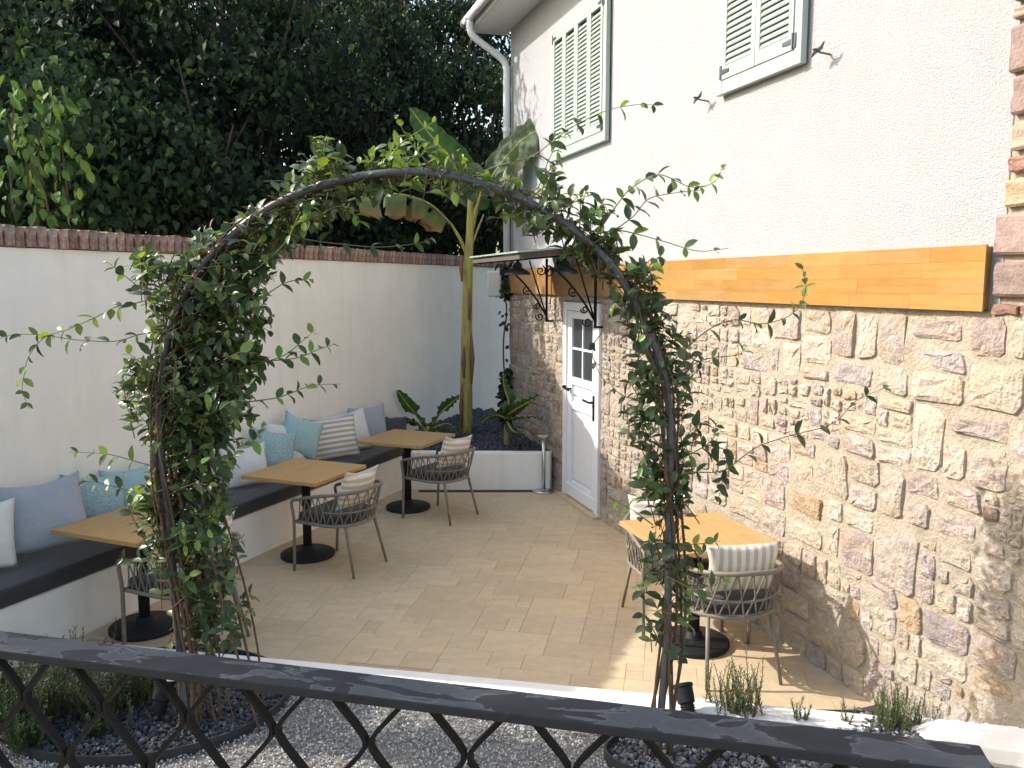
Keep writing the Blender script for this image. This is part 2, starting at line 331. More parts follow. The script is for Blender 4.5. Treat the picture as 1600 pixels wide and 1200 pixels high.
def leaf_banana():
    m = mat('banana_leaf', (.06, .12, .03), .55, .2, 5, .35, 12, .25, col_attr=True, trans=.3, bdist=.01)
    return m
M['bleaf'] = leaf_banana()

# ------------------------------------------------------------------ plan of the courtyard
HA = R(-17.4); HD = Vector((math.sin(HA), math.cos(HA), 0)); HP = Vector((-.02, 10.75, 0))          # house wall: far corner and its direction away
HX = -HD; HN = Vector((-HX.y, HX.x, 0)) ; HRZ = math.atan2(HX.y, HX.x)                              # local x runs towards the viewer, local +y goes into the house
def hw(x, y=0.0, z=0.0): return HP + HX * x + Vector((-HX.y, HX.x, 0)) * y + Vector((0, 0, z))
WA = R(22.4); WX = Vector((math.sin(WA), math.cos(WA), 0)); WY = Vector((-WX.y, WX.x, 0)); WRZ = math.atan2(WX.y, WX.x)
BP = Vector((-2.823, 5.17, 0)); BD = .55; WP = BP + WY * BD                                         # garden wall face (local y = 0), bench front at local y = -BD
def ww(x, y=0.0, z=0.0): return WP + WX * x + WY * y + Vector((0, 0, z))
KERB = [Vector((-2.9, 5.026, 0)), Vector((0, 4.465, 0)), Vector((2.08, 4.05, 0))]                   # patio side of the white kerb

# ------------------------------------------------------------------ ground, patio and gravel
g = MB().add([(-400, -400, -.06), (400, -400, -.06), (400, 400, -.06), (-400, 400, -.06)], [(0, 1, 2, 3)]).build('ground', M['soil']); tag(g, 'bare earth ground around the courtyard', 'ground', kind='structure')
pp = [ww(-1.2, .1), ww(7.4, .1), hw(-.6, .1), hw(7.2, .1), Vector((2.2, 4.02, 0)), KERB[1] + Vector((0, -.05, 0)), KERB[0] + Vector((0, -.05, 0))]
patio = MB().prism([(p.x, p.y) for p in pp], -.05, -.006).build('patio', M['grout']); tag(patio, 'courtyard floor of beige limestone tiles', 'floor', kind='structure')
def build_tiles():
    cell = .104; kd = (KERB[1] - KERB[0]).normalized(); a = math.atan2(kd.y, kd.x) ; rot = Matrix.Rotation(a, 3, 'Z')
    o = Vector((-3.4, 4.95, 0)); nx, ny = 58, 60; used = np.zeros((nx, ny), bool)
    sizes = [(3, 2), (2, 2), (4, 2), (3, 2), (2, 1), (1, 1), (3, 2), (4, 2), (2, 2), (4, 3), (3, 1), (5, 3)]
    def inside(p):
        if (p - BP).dot(WY) > .05: return False
        if (p - HP).dot(HN) > .07: return False
        q = p - KERB[1]; n = Vector((-kd.y, kd.x, 0))
        if q.dot(n) < .015: return False
        return p.y < 9.12
    cnt = 0; meshes = {}; far = MB()
    for j in range(ny):
        for i in range(nx):
            if used[i, j]: continue
            random.shuffle(sizes)
            for w, h in sizes + [(1, 1)]:
                if i + w <= nx and j + h <= ny and not used[i:i + w, j:j + h].any(): break
            used[i:i + w, j:j + h] = True
            cs = [o + rot @ Vector(((i + a_ * w) * cell, (j + b_ * h) * cell, 0)) for a_ in (0, 1) for b_ in (0, 1)]
            c = (cs[0] + cs[3]) / 2
            if not (inside(c) or sum(inside(q) for q in cs) >= 2): continue
            if not inside(c) and max((q - HP).dot(HN) for q in cs) > .45: continue
            if not all((q - KERB[1]).dot(Vector((-kd.y, kd.x, 0))) > -.02 for q in cs): continue
            key = (w, h, random.randrange(2))
            if key not in meshes:
                W, H = w * cell - .0016, h * cell - .0016
                bm = bmesh.new(); bmesh.ops.create_cube(bm, size=1.0)
                for v in bm.verts: v.co = (v.co.x * W + random.uniform(-.001, .001), v.co.y * H + random.uniform(-.001, .001), v.co.z * .03)
                top = [e for e in bm.edges if all(v.co.z > 0 for v in e.verts)]
                bmesh.ops.bevel(bm, geom=top, offset=.0012, segments=1, affect='EDGES')
                me = bpy.data.meshes.new('tile'); bm.to_mesh(me); bm.free(); me.materials.append(M['tile']); meshes[key] = me
            if cnt >= 300:
                for v in meshes[key].vertices: pass
                q_ = Matrix.Translation((c.x, c.y, -.0165)) @ Matrix.Rotation(a, 4, 'Z'); far.add([(q_ @ v.co)[:] for v in meshes[key].vertices], [tuple(p.vertices) for p in meshes[key].polygons]); continue
            t = bpy.data.objects.new('tile', meshes[key]); COL.objects.link(t); t.parent = patio
            t.location = (c.x, c.y, -.0165 + random.uniform(-.0004, .0004)); t.rotation_euler = (random.uniform(-.0015, .0015), random.uniform(-.0015, .0015), a); cnt += 1
    if far.v: far.build('far_tiles', M['tile'], patio)['kind'] = 'stuff'
build_tiles()
# white kerb along the front of the patio, running into a sloping fillet at the foot of the stone wall
def build_kerb():
    b = MB(); W = .17
    far = [KERB[0], KERB[1], Vector((1.046, 4.254, 0)), Vector((2.2, 4.025, 0))]
    vs = []
    for p in far:
        n = Vector((-.19, -.98, 0)); q = p + n * W
        vs += [(p.x, p.y, -.1), (p.x, p.y, .055), (q.x, q.y, .055), (q.x, q.y, -.1)]
    fs = []
    for i in range(len(far) - 1):
        for k in range(4): fs.append((i * 4 + k, i * 4 + (k + 1) % 4, i * 4 + 4 + (k + 1) % 4, i * 4 + 4 + k))
    fs += [(0, 1, 2, 3), tuple((len(far) - 1) * 4 + k for k in (3, 2, 1, 0))]
    b.add(vs, fs); k = b.build('kerb', M['whitepaint'], bevel=.012); tag(k, 'white painted kerb between patio tiles and gravel', 'kerb', kind='structure')
    vs = []; pw = hw(0, -.03); pl_ = hw(0, -.17)
    for (tx, ty), (lx, ly) in (((1428, 1120), (1424, 1147)), ((1500, 1128), (1494, 1158)), ((1562, 1134), (1552, 1168)), ((1640, 1141), (1640, 1180))):
        t_ = on_plane(tx, ty, pw, HN); l_ = on_plane(lx, ly, pl_, HN); bk = t_ + HN * .08
        vs += [(bk.x, bk.y, -.1), (bk.x, bk.y, t_.z), tuple(t_), tuple(l_), (l_.x, l_.y, l_.z - .07)]
    fs = [(i * 5 + k_, i * 5 + (k_ + 1) % 5, i * 5 + 5 + (k_ + 1) % 5, i * 5 + 5 + k_) for i in range(3) for k_ in range(5)] + [(0, 1, 2, 3, 4), (19, 18, 17, 16, 15)]
    b2 = MB().add(vs, fs).build('plinth_fillet', M['whitepaint'], bevel=.008); tag(b2, 'white rendered fillet along the foot of the stone wall', 'kerb', kind='structure')
build_kerb()
gp = MB().prism([(-9, 1.2), (6, 1.2), (6, 4.1), (2.2, 3.95), (0, 4.36), (-2.9, 4.93), (-9, 5.0)], -.05, -.012).build('gravel_path', M['gravelbed']); tag(gp, 'path of pale gravel in front of the patio', 'path', kind='structure')
terrace = MB().box((0, -1.55, .33), (7.0, 5.3, .74)).build('terrace', M['terrace'], bevel=.01); tag(terrace, 'raised stone terrace carrying the iron railing', 'terrace', kind='structure')

LBED = (Vector((-2.0, 4.32, 0)), .74, .60)       # left round bed (centre, half width, half depth)
RBED = (Vector((1.62, 3.78, 0)), 1.16, .36)
def in_bed(x, y, bed, m=0.0):
    c, a, b_ = bed; return ((x - c.x) / (a + m)) ** 2 + ((y - c.y) / (b_ + m)) ** 2 < 1
def octa(jit):
    v = np.array([(1, 0, 0), (0, 1, 0), (-1, 0, 0), (0, -1, 0), (0, 0, 1), (0, 0, -1)], float) * (1 + jit * rng.uniform(-.35, .35, (6, 1)))
    f = [(0, 1, 4), (1, 2, 4), (2, 3, 4), (3, 0, 4), (1, 0, 5), (2, 1, 5), (3, 2, 5), (0, 3, 5)]; return v, np.array(f)
def pebble():
    bm = bmesh.new(); bmesh.ops.create_icosphere(bm, subdivisions=1, radius=1)
    v = np.array([x.co[:] for x in bm.verts]); bm.faces.ensure_lookup_table(); f = np.array([[w.index for w in x.verts] for x in bm.faces]); bm.free()
    v *= (1 + rng.uniform(-.28, .28, (len(v), 1))); v[:, 2] *= .68; return v, f
def pick(cols, n, var=.18):
    c = np.array(cols)[rng.integers(0, len(cols), n)]; return np.clip(c * (1 + rng.uniform(-var, var, (n, 1))), 0, 1)
def build_gravel():
    N = 46000; x = rng.uniform(-3.2, 2.6, N); y = rng.uniform(3.25, 4.95, N)
    keep = (y < 4.29 - .19 * x - .005) & ~in_bed(x, y, LBED, .005) & ~in_bed(x, y, RBED, .005)
    x, y = x[keep], y[keep]; n = len(x); z = rng.uniform(-.012, .004, n)
    s = rng.uniform(.0045, .0095, n); s3 = np.stack([s * rng.uniform(.8, 1.3, n), s * rng.uniform(.8, 1.2, n), s * rng.uniform(.6, .9, n)], 1)
    o = scatter('gravel_chips', *octa(1), np.stack([x, y, z], 1), rand_rot(n), s3, pick([(.40, .385, .355), (.50, .48, .44), (.27, .26, .25), (.60, .57, .52), (.36, .32, .27)], n), M['gravel'])
    tag(o, 'loose pale grey gravel chips between the two beds', 'gravel')
build_gravel()
def bed(name, B, label, glabel, N, shade, start=0, end=2 * math.pi, top=.045):
    c, a, b_ = B
    pts = [(c.x + a * math.cos(t), c.y + b_ * math.sin(t)) for t in np.linspace(0, 2 * math.pi, 72, endpoint=False)]
    e = MB(); n = len(pts); vs = []
    for p in pts:
        d = Vector((p[0] - c.x, p[1] - c.y, 0)).normalized() * .012
        vs += [(p[0], p[1], -.05), (p[0], p[1], top), (p[0] + d.x, p[1] + d.y, top), (p[0] + d.x, p[1] + d.y, -.05)]
    fs = [(i * 4 + k, i * 4 + (k + 1) % 4, ((i + 1) % n) * 4 + (k + 1) % 4, ((i + 1) % n) * 4 + k) for i in range(n) for k in range(4)]
    o = empty(name, c, 0, label, 'flower bed'); L0 = Matrix.Translation(-c)
    e.add(vs, fs); ed = e.build('edging', M['edging'], None); ed.data.transform(L0); ed.parent = o
    so = MB().prism([(p[0] - c.x, p[1] - c.y) for p in pts], -.05, .012).build('soil', M['bedsoil'], o)
    x = c.x + a * rng.uniform(-1, 1, N); y = c.y + b_ * rng.uniform(-1, 1, N); k = in_bed(x, y, B, -.02); x, y = x[k], y[k]; n = len(x)
    z = .016 + rng.uniform(-.004, .016, n); s = rng.uniform(.008, .0175, n)
    s3 = np.stack([s * rng.uniform(.8, 1.4, n), s, s * rng.uniform(.6, 1, n)], 1)
    v, f = pebble(); gv = scatter('slate_chips', v, f, np.stack([x - c.x, y - c.y, z], 1), rand_rot(n), s3, pick(shade, n, .3), M['darkgravel'], o)
    return o
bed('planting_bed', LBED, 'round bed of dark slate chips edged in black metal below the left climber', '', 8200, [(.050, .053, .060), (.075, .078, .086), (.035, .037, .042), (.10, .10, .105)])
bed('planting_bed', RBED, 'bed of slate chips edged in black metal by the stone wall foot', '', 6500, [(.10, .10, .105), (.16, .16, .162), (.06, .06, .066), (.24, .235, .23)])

def bank():
    root = empty('slate_bank', hw(7.4, -.4, 0), HRZ, 'bank of loose slate chips sloping up to the stone wall foot', 'gravel bank'); vs = []
    zl = lambda u: max(.0, (u - 6.75) * .19)
    us = np.linspace(6.8, 8.3, 8); vs = [(u - 7.4, .4 - o_, z) for u in us for o_, z in ((.02, -.05), (.02, zl(u) + .01), (.22, zl(u)), (.85, -.03), (.85, -.05))]
    MB().add(vs, [(i * 5 + k, i * 5 + (k + 1) % 5, i * 5 + 5 + (k + 1) % 5, i * 5 + 5 + k) for i in range(7) for k in range(5)] + [(0, 1, 2, 3, 4), (39, 38, 37, 36, 35)]).build('soil', M['bedsoil'], root)
    N = 2600; u = rng.uniform(6.8, 8.3, N); o_ = rng.uniform(.15, .8, N); z = np.maximum(0, (u - 6.75) * .19) * np.clip(1 - (o_ - .22) / .63, 0, 1) + rng.uniform(0, .012, N); s = rng.uniform(.008, .018, N)
    v, f = pebble(); scatter('slate_chips', v, f, np.stack([u - 7.4, .4 - o_, z], 1), rand_rot(N), s, pick([(.10, .10, .105), (.16, .16, .162), (.06, .06, .066), (.24, .235, .23)], N, .3), M['darkgravel'], root)
bank()

# ------------------------------------------------------------------ the house
house = empty('stone_house', HP, HRZ, 'two-storey house with rubble stone ground floor, pine beam and white roughcast upper wall', 'house')
HL = 7.85                                          # length of the courtyard front; local x 0 = far corner
WT = .08
DX0, DX1, DZ = 2.02, 2.98, 2.10                    # door opening (outer frame)
sw = MB().box((DX0 / 2, 3.0, 1.08), (DX0, 6.0, 2.18)).box(((DX1 + HL) / 2, 3.0, 1.08), (HL - DX1, 6.0, 2.18)).box(((DX0 + DX1) / 2, 3.1, 1.03), (DX1 - DX0, 5.8, 2.08)).box(((DX0 + DX1) / 2, 3.0, 2.138), (DX1 - DX0, 6.0, .066)).build('stone_wall', M['mortar'], house)
def refine_wall():
    # mortar face: a slightly uneven sheet 8 mm proud of the core
    nx, nz = 150, 46; xs = np.sort(np.concatenate([np.linspace(0, HL, nx - 2), [DX0 + .004, DX1 - .004]])); zs = np.linspace(-.08, 2.168, nz)
    V = np.array([(x, -.010 + .007 * math.sin(x * 7.1 + z * 3) * math.sin(z * 9 + x * 2.3) + rng.uniform(-.004, .004), z) for z in zs for x in xs])
    F = np.array([(j * nx + i, j * nx + i + 1, (j + 1) * nx + i + 1, (j + 1) * nx + i) for j in range(nz - 1) for i in range(nx - 1) if not (xs[i + 1] > DX0 + .005 and xs[i] < DX1 - .005 and zs[j] < DZ - .005)])
    link('mortar_face', np_mesh('mortar_face', V, F, None, True), M['mortar'], sw)
refine_wall()
DX0, DX1, DZ = 2.02, 2.98, 2.10                    # door opening (outer frame)
STONE_W = [5, 5, 4, 1.4, .8, 4, 1.5, 4, 2.2, 1.0, 4, .4]
STONE_COLS = [(.53, .435, .335), (.55, .465, .37), (.47, .39, .34), (.41, .335, .31), (.37, .315, .305), (.50, .415, .36), (.50, .36, .23), (.53, .45, .375), (.45, .365, .325), (.41, .355, .345), (.56, .485, .39), (.36, .25, .205)]
def build_stones():
    rects = []
    def split(x0, x1, z0, z1, tgt):
        w, h = x1 - x0, z1 - z0
        if w * h < tgt * random.uniform(.6, 1.8) and w < .50 and h < .38 and w / h < 3.4 and h / w < 2.0: rects.append((x0, x1, z0, z1)); return
        if w > h * random.uniform(.95, 1.7):
            c = x0 + w * random.uniform(.33, .67); split(x0, c, z0, z1, tgt); split(c, x1, z0, z1, tgt)
        else:
            c = z0 + h * random.uniform(.33, .67); split(x0, x1, z0, c, tgt); split(x0, x1, c, z1, tgt)
    # irregular courses
    for X0, X1, Z0, Z1 in ((0.0, DX0 - .02, -.05, 2.15), (DX1 + .02, HL, -.05, 2.15)):
        z = Z0
        while z < Z1 - .02:
            h = random.choice((.16, .22, .3, .36, .44)); h = h if z + h < Z1 - .10 else Z1 - z
            x = X0
            while x < X1 - .02:
                w = random.uniform(.45, .95); w = w if x + w < X1 - .2 else X1 - x
                split(x, x + w, z, z + h, random.choice((.012, .024, .036, .052, .075))); x += w
            z += h
    out = []
    for (x0, x1, z0, z1) in rects:
        w, h = x1 - x0, z1 - z0; area = w * h
        if area < .0012: continue
        g_ = random.uniform(.004, .012); cx, cz = (x0 + x1) / 2, (z0 + z1) / 2
        if random.random() < .12: g_ += min(w, h) * .12
        hw_, hh = max(w / 2 - g_, .016), max(h / 2 - g_, .014); mn = min(hw_, hh); ring = []
        cor = [(sx * hw_ * random.uniform(.84, 1.04) , sz * hh * random.uniform(.84, 1.04)) for sx, sz in ((-1, -1), (1, -1), (1, 1), (-1, 1))]
        for k in range(4):
            p, q, r_ = cor[k - 1], cor[k], cor[(k + 1) % 4]; ch = random.uniform(.10, .42) if random.random() < .7 else random.uniform(.3, .6)
            for o_, f in ((p, ch), (r_, random.uniform(.10, .40))):
                d_ = math.hypot(o_[0] - q[0], o_[1] - q[1]); f = min(f * mn / d_, .4); ring.append((q[0] + (o_[0] - q[0]) * f + random.uniform(-.004, .004), q[1] + (o_[1] - q[1]) * f + random.uniform(-.004, .004)))
            m_ = random.uniform(.42, .58); ring.append((q[0] * (1 - m_) + r_[0] * m_ + random.uniform(-.06, .03) * mn * (1 if q[0] + r_[0] > 0 else -1), q[1] * (1 - m_) + r_[1] * m_ + random.uniform(-.06, .03) * mn * (1 if q[1] + r_[1] > 0 else -1)))
        n = len(ring); d = random.choice((.004, .006, .008, .010, .015)); tx, tz = random.uniform(-.05, .05), random.uniform(-.05, .05)
        vs = [(a * 1.03, .012, b_ * 1.03) for a, b_ in ring]
        vs += [(a * .975, -d * .75 + tx * a + tz * b_ + random.uniform(-.003, .003), b_ * .975) for a, b_ in ring]
        vs += [(a * .60 + random.uniform(-.01, .01), -d - .003 + tx * a + tz * b_ + random.uniform(-.007, .006), b_ * .60 + random.uniform(-.01, .01)) for a, b_ in ring]
        vs += [(random.uniform(-.2, .2) * hw_, -d + random.uniform(-.008, .006), random.uniform(-.2, .2) * hh)]
        fs = [(r_ * n + k, r_ * n + (k + 1) % n, (r_ + 1) * n + (k + 1) % n, (r_ + 1) * n + k) for r_ in range(2) for k in range(n)] + [(2 * n + k, 2 * n + (k + 1) % n, 3 * n) for k in range(n)]
        wpt = hw(cx, 0, cz); dist = (wpt - CAM).length; size = area / dist ** 2 * abs((wpt - CAM).normalized().dot(HN))
        c = np.array(STONE_COLS[random.choices(range(len(STONE_COLS)), STONE_W)[0]]) * random.uniform(.74, .98)
        out.append((size, cx, cz, vs, fs, c))
    out.sort(key=lambda q: -q[0]); rest = MB(); rc = []
    for i, (s, cx, cz, vs, fs, c) in enumerate(out):
        if i < 300:
            me = bpy.data.meshes.new('stone'); me.from_pydata(vs, [], fs); put_col(me, np.tile(c, (len(vs), 1))); me.materials.append(M['stone'])
            o = bpy.data.objects.new('stone', me); COL.objects.link(o); o.parent = sw; o.location = (cx, -.012, cz)
        else:
            rest.add([(v[0] + cx, v[1] - .012, v[2] + cz) for v in vs], fs); rc += [c] * len(vs)
    o = rest.build('small_stones', M['stone'], sw); put_col(o.data, np.array(rc)); o['kind'] = 'stuff'
build_stones()
uw = MB().box((HL / 2 - .24, 3.0, 3.87), (HL - .48, 6.0 - .01, 3.4)).build('upper_wall', M['stucco'], house)
# glued pine beam: strips of short staves with visible joints
beam = MB().box((3.66, -.012, 2.32), (7.30, .060, .285)).build('beam', M['beam'], house)
def build_staves():
    rows = 4; h = .30 / rows; meshes = {}
    for r_ in range(rows):
        x = 0.0
        while x < 7.33:
            w = round(random.uniform(.28, .75), 2); w = min(w, 7.33 - x)
            if 7.33 - x - w < .12: w = 7.33 - x
            b = MB().box((0, 0, 0), (w - .0006, .012, h - .0006)); o = b.build('stave', M['beam'], beam)
            o.location = (x + w / 2, -.046 - random.uniform(0, .0012), 2.17 + h * (r_ + .5)); x += w
build_staves()
# quoin column at the near corner
def build_quoins():
    z = 2.155; x0 = 7.36; pal = {'pink': (.29, .215, .185), 'cream': (.38, .315, .23), 'brick': (.28, .165, .125), 'ochre': (.37, .275, .18)}
    seq = [('brick', .055), ('pink', .17), ('pink', .19), ('ochre', .13), ('brick', .075), ('cream', .13), ('pink', .17), ('pink', .20), ('cream', .055), ('pink', .18), ('cream', .15), ('pink', .2), ('brick', .07)] + [(random.choice(('pink', 'cream', 'ochre')), random.uniform(.12, .22)) for _ in range(10)]
    for kind, h in seq:
        xs = x0 + random.uniform(-.025, .03); parts = [(xs, HL + .02)] if kind != 'brick' else [(xs, xs + .13), (xs + .15, HL + .02)]
        for a, b_ in parts:
            bm = bmesh.new(); bmesh.ops.create_cube(bm, size=1)
            bmesh.ops.subdivide_edges(bm, edges=bm.edges[:], cuts=2, use_grid_fill=True)
            for v in bm.verts: v.co = Vector((v.co.x * (b_ - a), v.co.y * .35, v.co.z * (h - .012))) + Vector([random.uniform(-.006, .006) for _ in range(3)])
            me = bpy.data.meshes.new('quoin'); bm.to_mesh(me); bm.free(); c = np.array(pal[kind]) * random.uniform(.85, 1.12); put_col(me, np.tile(c, (len(me.vertices), 1)))
            me.materials.append(M['quoin']); o = link('quoin', me, None, house, .012, 1); o.location = ((a + b_) / 2, .145, z + h / 2)
        z += h + .018
        if z > 5.2: break
    MB().box((7.605, .18, 3.79), (.49, .34, 3.28)).build('quoin_mortar', M['mortar'], house)
build_quoins()
# door with frame, panels, glazed top and black handles
def build_door():
    d = MB().box(((DX0 + DX1) / 2, .03, 1.04), (DX1 - DX0 - .16, .04, 2.02)).build('door', M['doorwhite'], house)
    f = MB(); fw = .085; yo = -.028
    f.box((DX0 + fw / 2, yo + .04, DZ / 2), (fw, .11, DZ)); f.box((DX1 - fw / 2, yo + .04, DZ / 2), (fw, .11, DZ)); f.box(((DX0 + DX1) / 2, yo + .04, DZ - fw / 2), (DX1 - DX0 - 2 * fw - .002, .106, fw))
    f.build('door_frame', M['doorwhite'], d, bevel=.006)
    x0, x1 = DX0 + fw + .004, DX1 - fw - .004; st = MB(); y = -.004
    for a, b_ in ((x0, x0 + .115), (x1 - .115, x1)): st.box(((a + b_) / 2, y, 1.02), (b_ - a, .035, 1.98))
    for z0, z1 in ((.04, .20), (.98, 1.06), (1.24, 1.32), (1.93, 2.005)): st.box(((x0 + x1) / 2, y + .001, (z0 + z1) / 2), (x1 - x0 - .232, .033, z1 - z0))
    st.build('door_rails', M['doorwhite'], d, bevel=.005)
    px0, px1 = x0 + .115, x1 - .115
    for z0, z1 in ((.20, .98), (1.06, 1.24)):
        MB().box(((px0 + px1) / 2, .004, (z0 + z1) / 2), (px1 - px0 - .07, .03, z1 - z0 - .07)).build('panel', M['doorwhite'], d, bevel=.012)
    MB().box(((x0 + x1) / 2, -.030, .105), (x1 - x0, .022, .13)).build('kick_board', M['doorwhite'], d, bevel=.008)
    mid = (px0 + px1) / 2; zm = 1.62
    for a, b_ in ((px0, mid - .012), (mid + .012, px1)):
        for z0, z1 in ((1.32, zm - .012), (zm + .012, 1.93)):
            MB().box(((a + b_) / 2, .004, (z0 + z1) / 2), (b_ - a, .006, z1 - z0)).build('pane', M['glass'], d)
    MB().box((mid, -.002, 1.625), (.024, .024, .61)).box((px0 + (mid - px0) / 2 - .006, -.002, zm), (mid - px0 - .012, .022, .024)).box((px1 - (px1 - mid) / 2 + .006, -.002, zm), (px1 - mid - .012, .022, .024)).build('glazing_bars', M['doorwhite'], d, bevel=.003)
    h = MB().box((x1 - .05, -.028, 1.07), (.04, .012, .25)).tube([(x1 - .05, -.03, 1.13), (x1 - .05, -.085, 1.13), (x1 - .19, -.085, 1.14)], .011, 8).build('handle', M['iron'], d, True)
    MB().tube([(x0 + .10, -.02, 1.19), (x0 + .10, -.09, 1.19)], .012, 8).tube([(x0 + .04, -.085, 1.20), (x0 + .2, -.085, 1.185)], .010, 8).lathe([(.001, -.02), (.022, -.012), (.022, .012), (.001, .02)], (x0 + .07, -.085, 1.21), 10).build('door_pull', M['iron'], d, True)
    MB().box(((DX0 + DX1) / 2, -.02, .012), (DX1 - DX0 + .1, .16, .03)).build('threshold', M['tile'], d, bevel=.005)
build_door()
# shutters
def build_shutters(x0, x1, z0, z1, leaves, hinges):
    fr = MB(); w = .07; s = MB()
    win = MB().box(((x0 + x1) / 2, -.014, (z0 + z1) / 2), (x1 - x0 - .02, .02, z1 - z0 - .02)).build('window', M['cast'], house)
    for a, b_ in ((x0, x0 + w), (x1 - w, x1)): fr.box(((a + b_) / 2, -.030, (z0 + z1) / 2), (w, .044, z1 - z0))
    for a, b_ in ((z0, z0 + .09), (z1 - .09, z1)): fr.box(((x0 + x1) / 2, -.030, (a + b_) / 2), (x1 - x0 - 2 * w - .002, .042, b_ - a))
    fr.build('window_frame', M['shutter'], win, bevel=.005)
    ix0, ix1, iz0, iz1 = x0 + w + .003, x1 - w - .003, z0 + .093, z1 - .093; lw = (ix1 - ix0) / leaves; st = .046
    slat = MB()
    W = lw - 2 * st - .004
    slat.add([(-W / 2, -.016, -.010), (W / 2, -.016, -.010), (W / 2, .004, .022), (-W / 2, .004, .022), (-W / 2, -.011, -.018), (W / 2, -.011, -.018), (W / 2, .012, .018), (-W / 2, .012, .018)], [(0, 3, 2, 1), (4, 5, 6, 7), (0, 1, 5, 4), (1, 2, 6, 5), (2, 3, 7, 6), (3, 0, 4, 7)])
    # outer edge of each slat hangs down
    me = slat.mesh('slat'); me.materials.append(M['shutter'])
    for i in range(leaves):
        a, b_ = ix0 + i * lw + .0025, ix0 + (i + 1) * lw - .0025; l = MB()
        for p, q in ((a, a + st), (b_ - st, b_)): l.box(((p + q) / 2, -.040, (iz0 + iz1) / 2), (st, .036, iz1 - iz0))
        for p, q in ((iz0, iz0 + .085), (iz1 - .085, iz1)): l.box(((a + b_) / 2, -.040, (p + q) / 2), (b_ - a - 2 * st - .001, .034, q - p))
        lf = l.build('shutter_leaf', M['shutter'], house, bevel=.004)
        z = iz0 + .085 + .02
        while z < iz1 - .1:
            o = bpy.data.objects.new('slat', me); COL.objects.link(o); o.parent = lf; o.location = ((a + b_) / 2, -.040, z); z += .040
        if i in (0, leaves - 1):
            side = 1 if i == 0 else -1; hx = ix0 if i == 0 else ix1
            for hz in (iz0 + .05, iz1 - .05):
                h = MB().box((hx + side * -.016, -.056, hz), (.022, .006, .085)).lathe([(.001, -.045), (.007, -.045), (.007, .045), (.001, .045)], (hx, -.062, hz), 8)
                for k in range(3): h.lathe([(.001, -.004), (.017 - k * .003, -.003), (.017 - k * .003, .003), (.001, .004)], (0, 0, 0), 10) if False else h.box((hx + side * (.022 + k * .030), -.061, hz), (.032, .005, .030 - k * .004))
                h.build('hinge', M['lampgrey'], lf)
build_shutters(1.62, 3.08, 3.60, 4.99, 4, True)
build_shutters(4.99, 5.93, 3.59, 4.99, 2, True)
for x, z in ((4.80, 3.62), (6.13, 3.61)):          # shutter dogs on the roughcast
    MB().tube([(x, .01, z - .02), (x, -.075, z - .012)], .006, 6).build('shutter_dog', M['lampgrey'], house)
    dogs = [o for o in house.children if o.name.startswith('shutter_dog')][-1]
    MB().tube([(x - .055, -.085, z - .03), (x - .03, -.083, z - .008), (x, -.08, z), (x + .03, -.083, z + .006), (x + .055, -.085, z + .032)], [.004, .011, .013, .011, .004], 6).box((x - .004, -.098, z), (.012, .03, .012)).build('catch', M['lampgrey'], dogs)
# eaves, gutter and downpipe, roof
MB().box((HL / 2, -.205, 5.45), (HL + .5, .45, .05)).build('soffit', M['soffit'], house)
rf = MB(); rf.add([(-.3, -.48, 5.53), (HL + .3, -.48, 5.53), (HL + .3, 3.0, 6.70), (-.3, 3.0, 6.70), (-.3, -.48, 5.61), (HL + .3, -.48, 5.61), (HL + .3, 3.0, 6.80), (-.3, 3.0, 6.80)], [(0, 3, 2, 1), (4, 5, 6, 7), (0, 1, 5, 4), (1, 2, 6, 5), (2, 3, 7, 6), (3, 0, 4, 7)])
rf.add([(-.3, 6.4, 5.53), (HL + .3, 6.4, 5.53), (HL + .3, 3.02, 6.70), (-.3, 3.02, 6.70), (-.3, 6.4, 5.61), (HL + .3, 6.4, 5.61), (HL + .3, 3.02, 6.80), (-.3, 3.02, 6.80)], [(0, 1, 2, 3), (4, 7, 6, 5), (0, 4, 5, 1), (1, 5, 6, 2), (2, 6, 7, 3), (3, 7, 4, 0)])
rf.build('roof', M['brick'], house)
MB().box((HL / 2, -.445, 5.52), (HL + .52, .03, .16)).build('fascia', M['soffit'], house)
gt = MB(); ring = [(-.052 * math.cos(t) - .525, 5.53 - .058 * math.sin(t)) for t in np.linspace(0, math.pi, 9)] ; vs = []
for x in (-.28, HL + .28): vs += [(x, y, z) for y, z in ring] + [(x, -.47, 5.545), (x, -.58, 5.545)]
n_ = len(ring) + 2; gt.add(vs, [(i, (i + 1) % n_, n_ + (i + 1) % n_, n_ + i) for i in range(n_)] + [tuple(range(n_ - 1, -1, -1)), tuple(range(n_, 2 * n_))]); gt.build('gutter', M['pvc'], house, True)
dp = MB().tube(bez([(.02, -.525, 5.48), (.02, -.525, 5.38), (.03, -.46, 5.28), (.05, -.16, 5.08), (.06, -.075, 4.97), (.06, -.07, 4.8)], 20) + [Vector((.06, -.07, 2.62))], .043, 12).build('downpipe', M['pvc'], house, True)
for z in (4.2, 3.2): MB().lathe([(.044, -.02), (.05, -.02), (.05, .02), (.044, .02)], (.06, -.07, z), 14).build('pipe_clip', M['pvc'], dp)

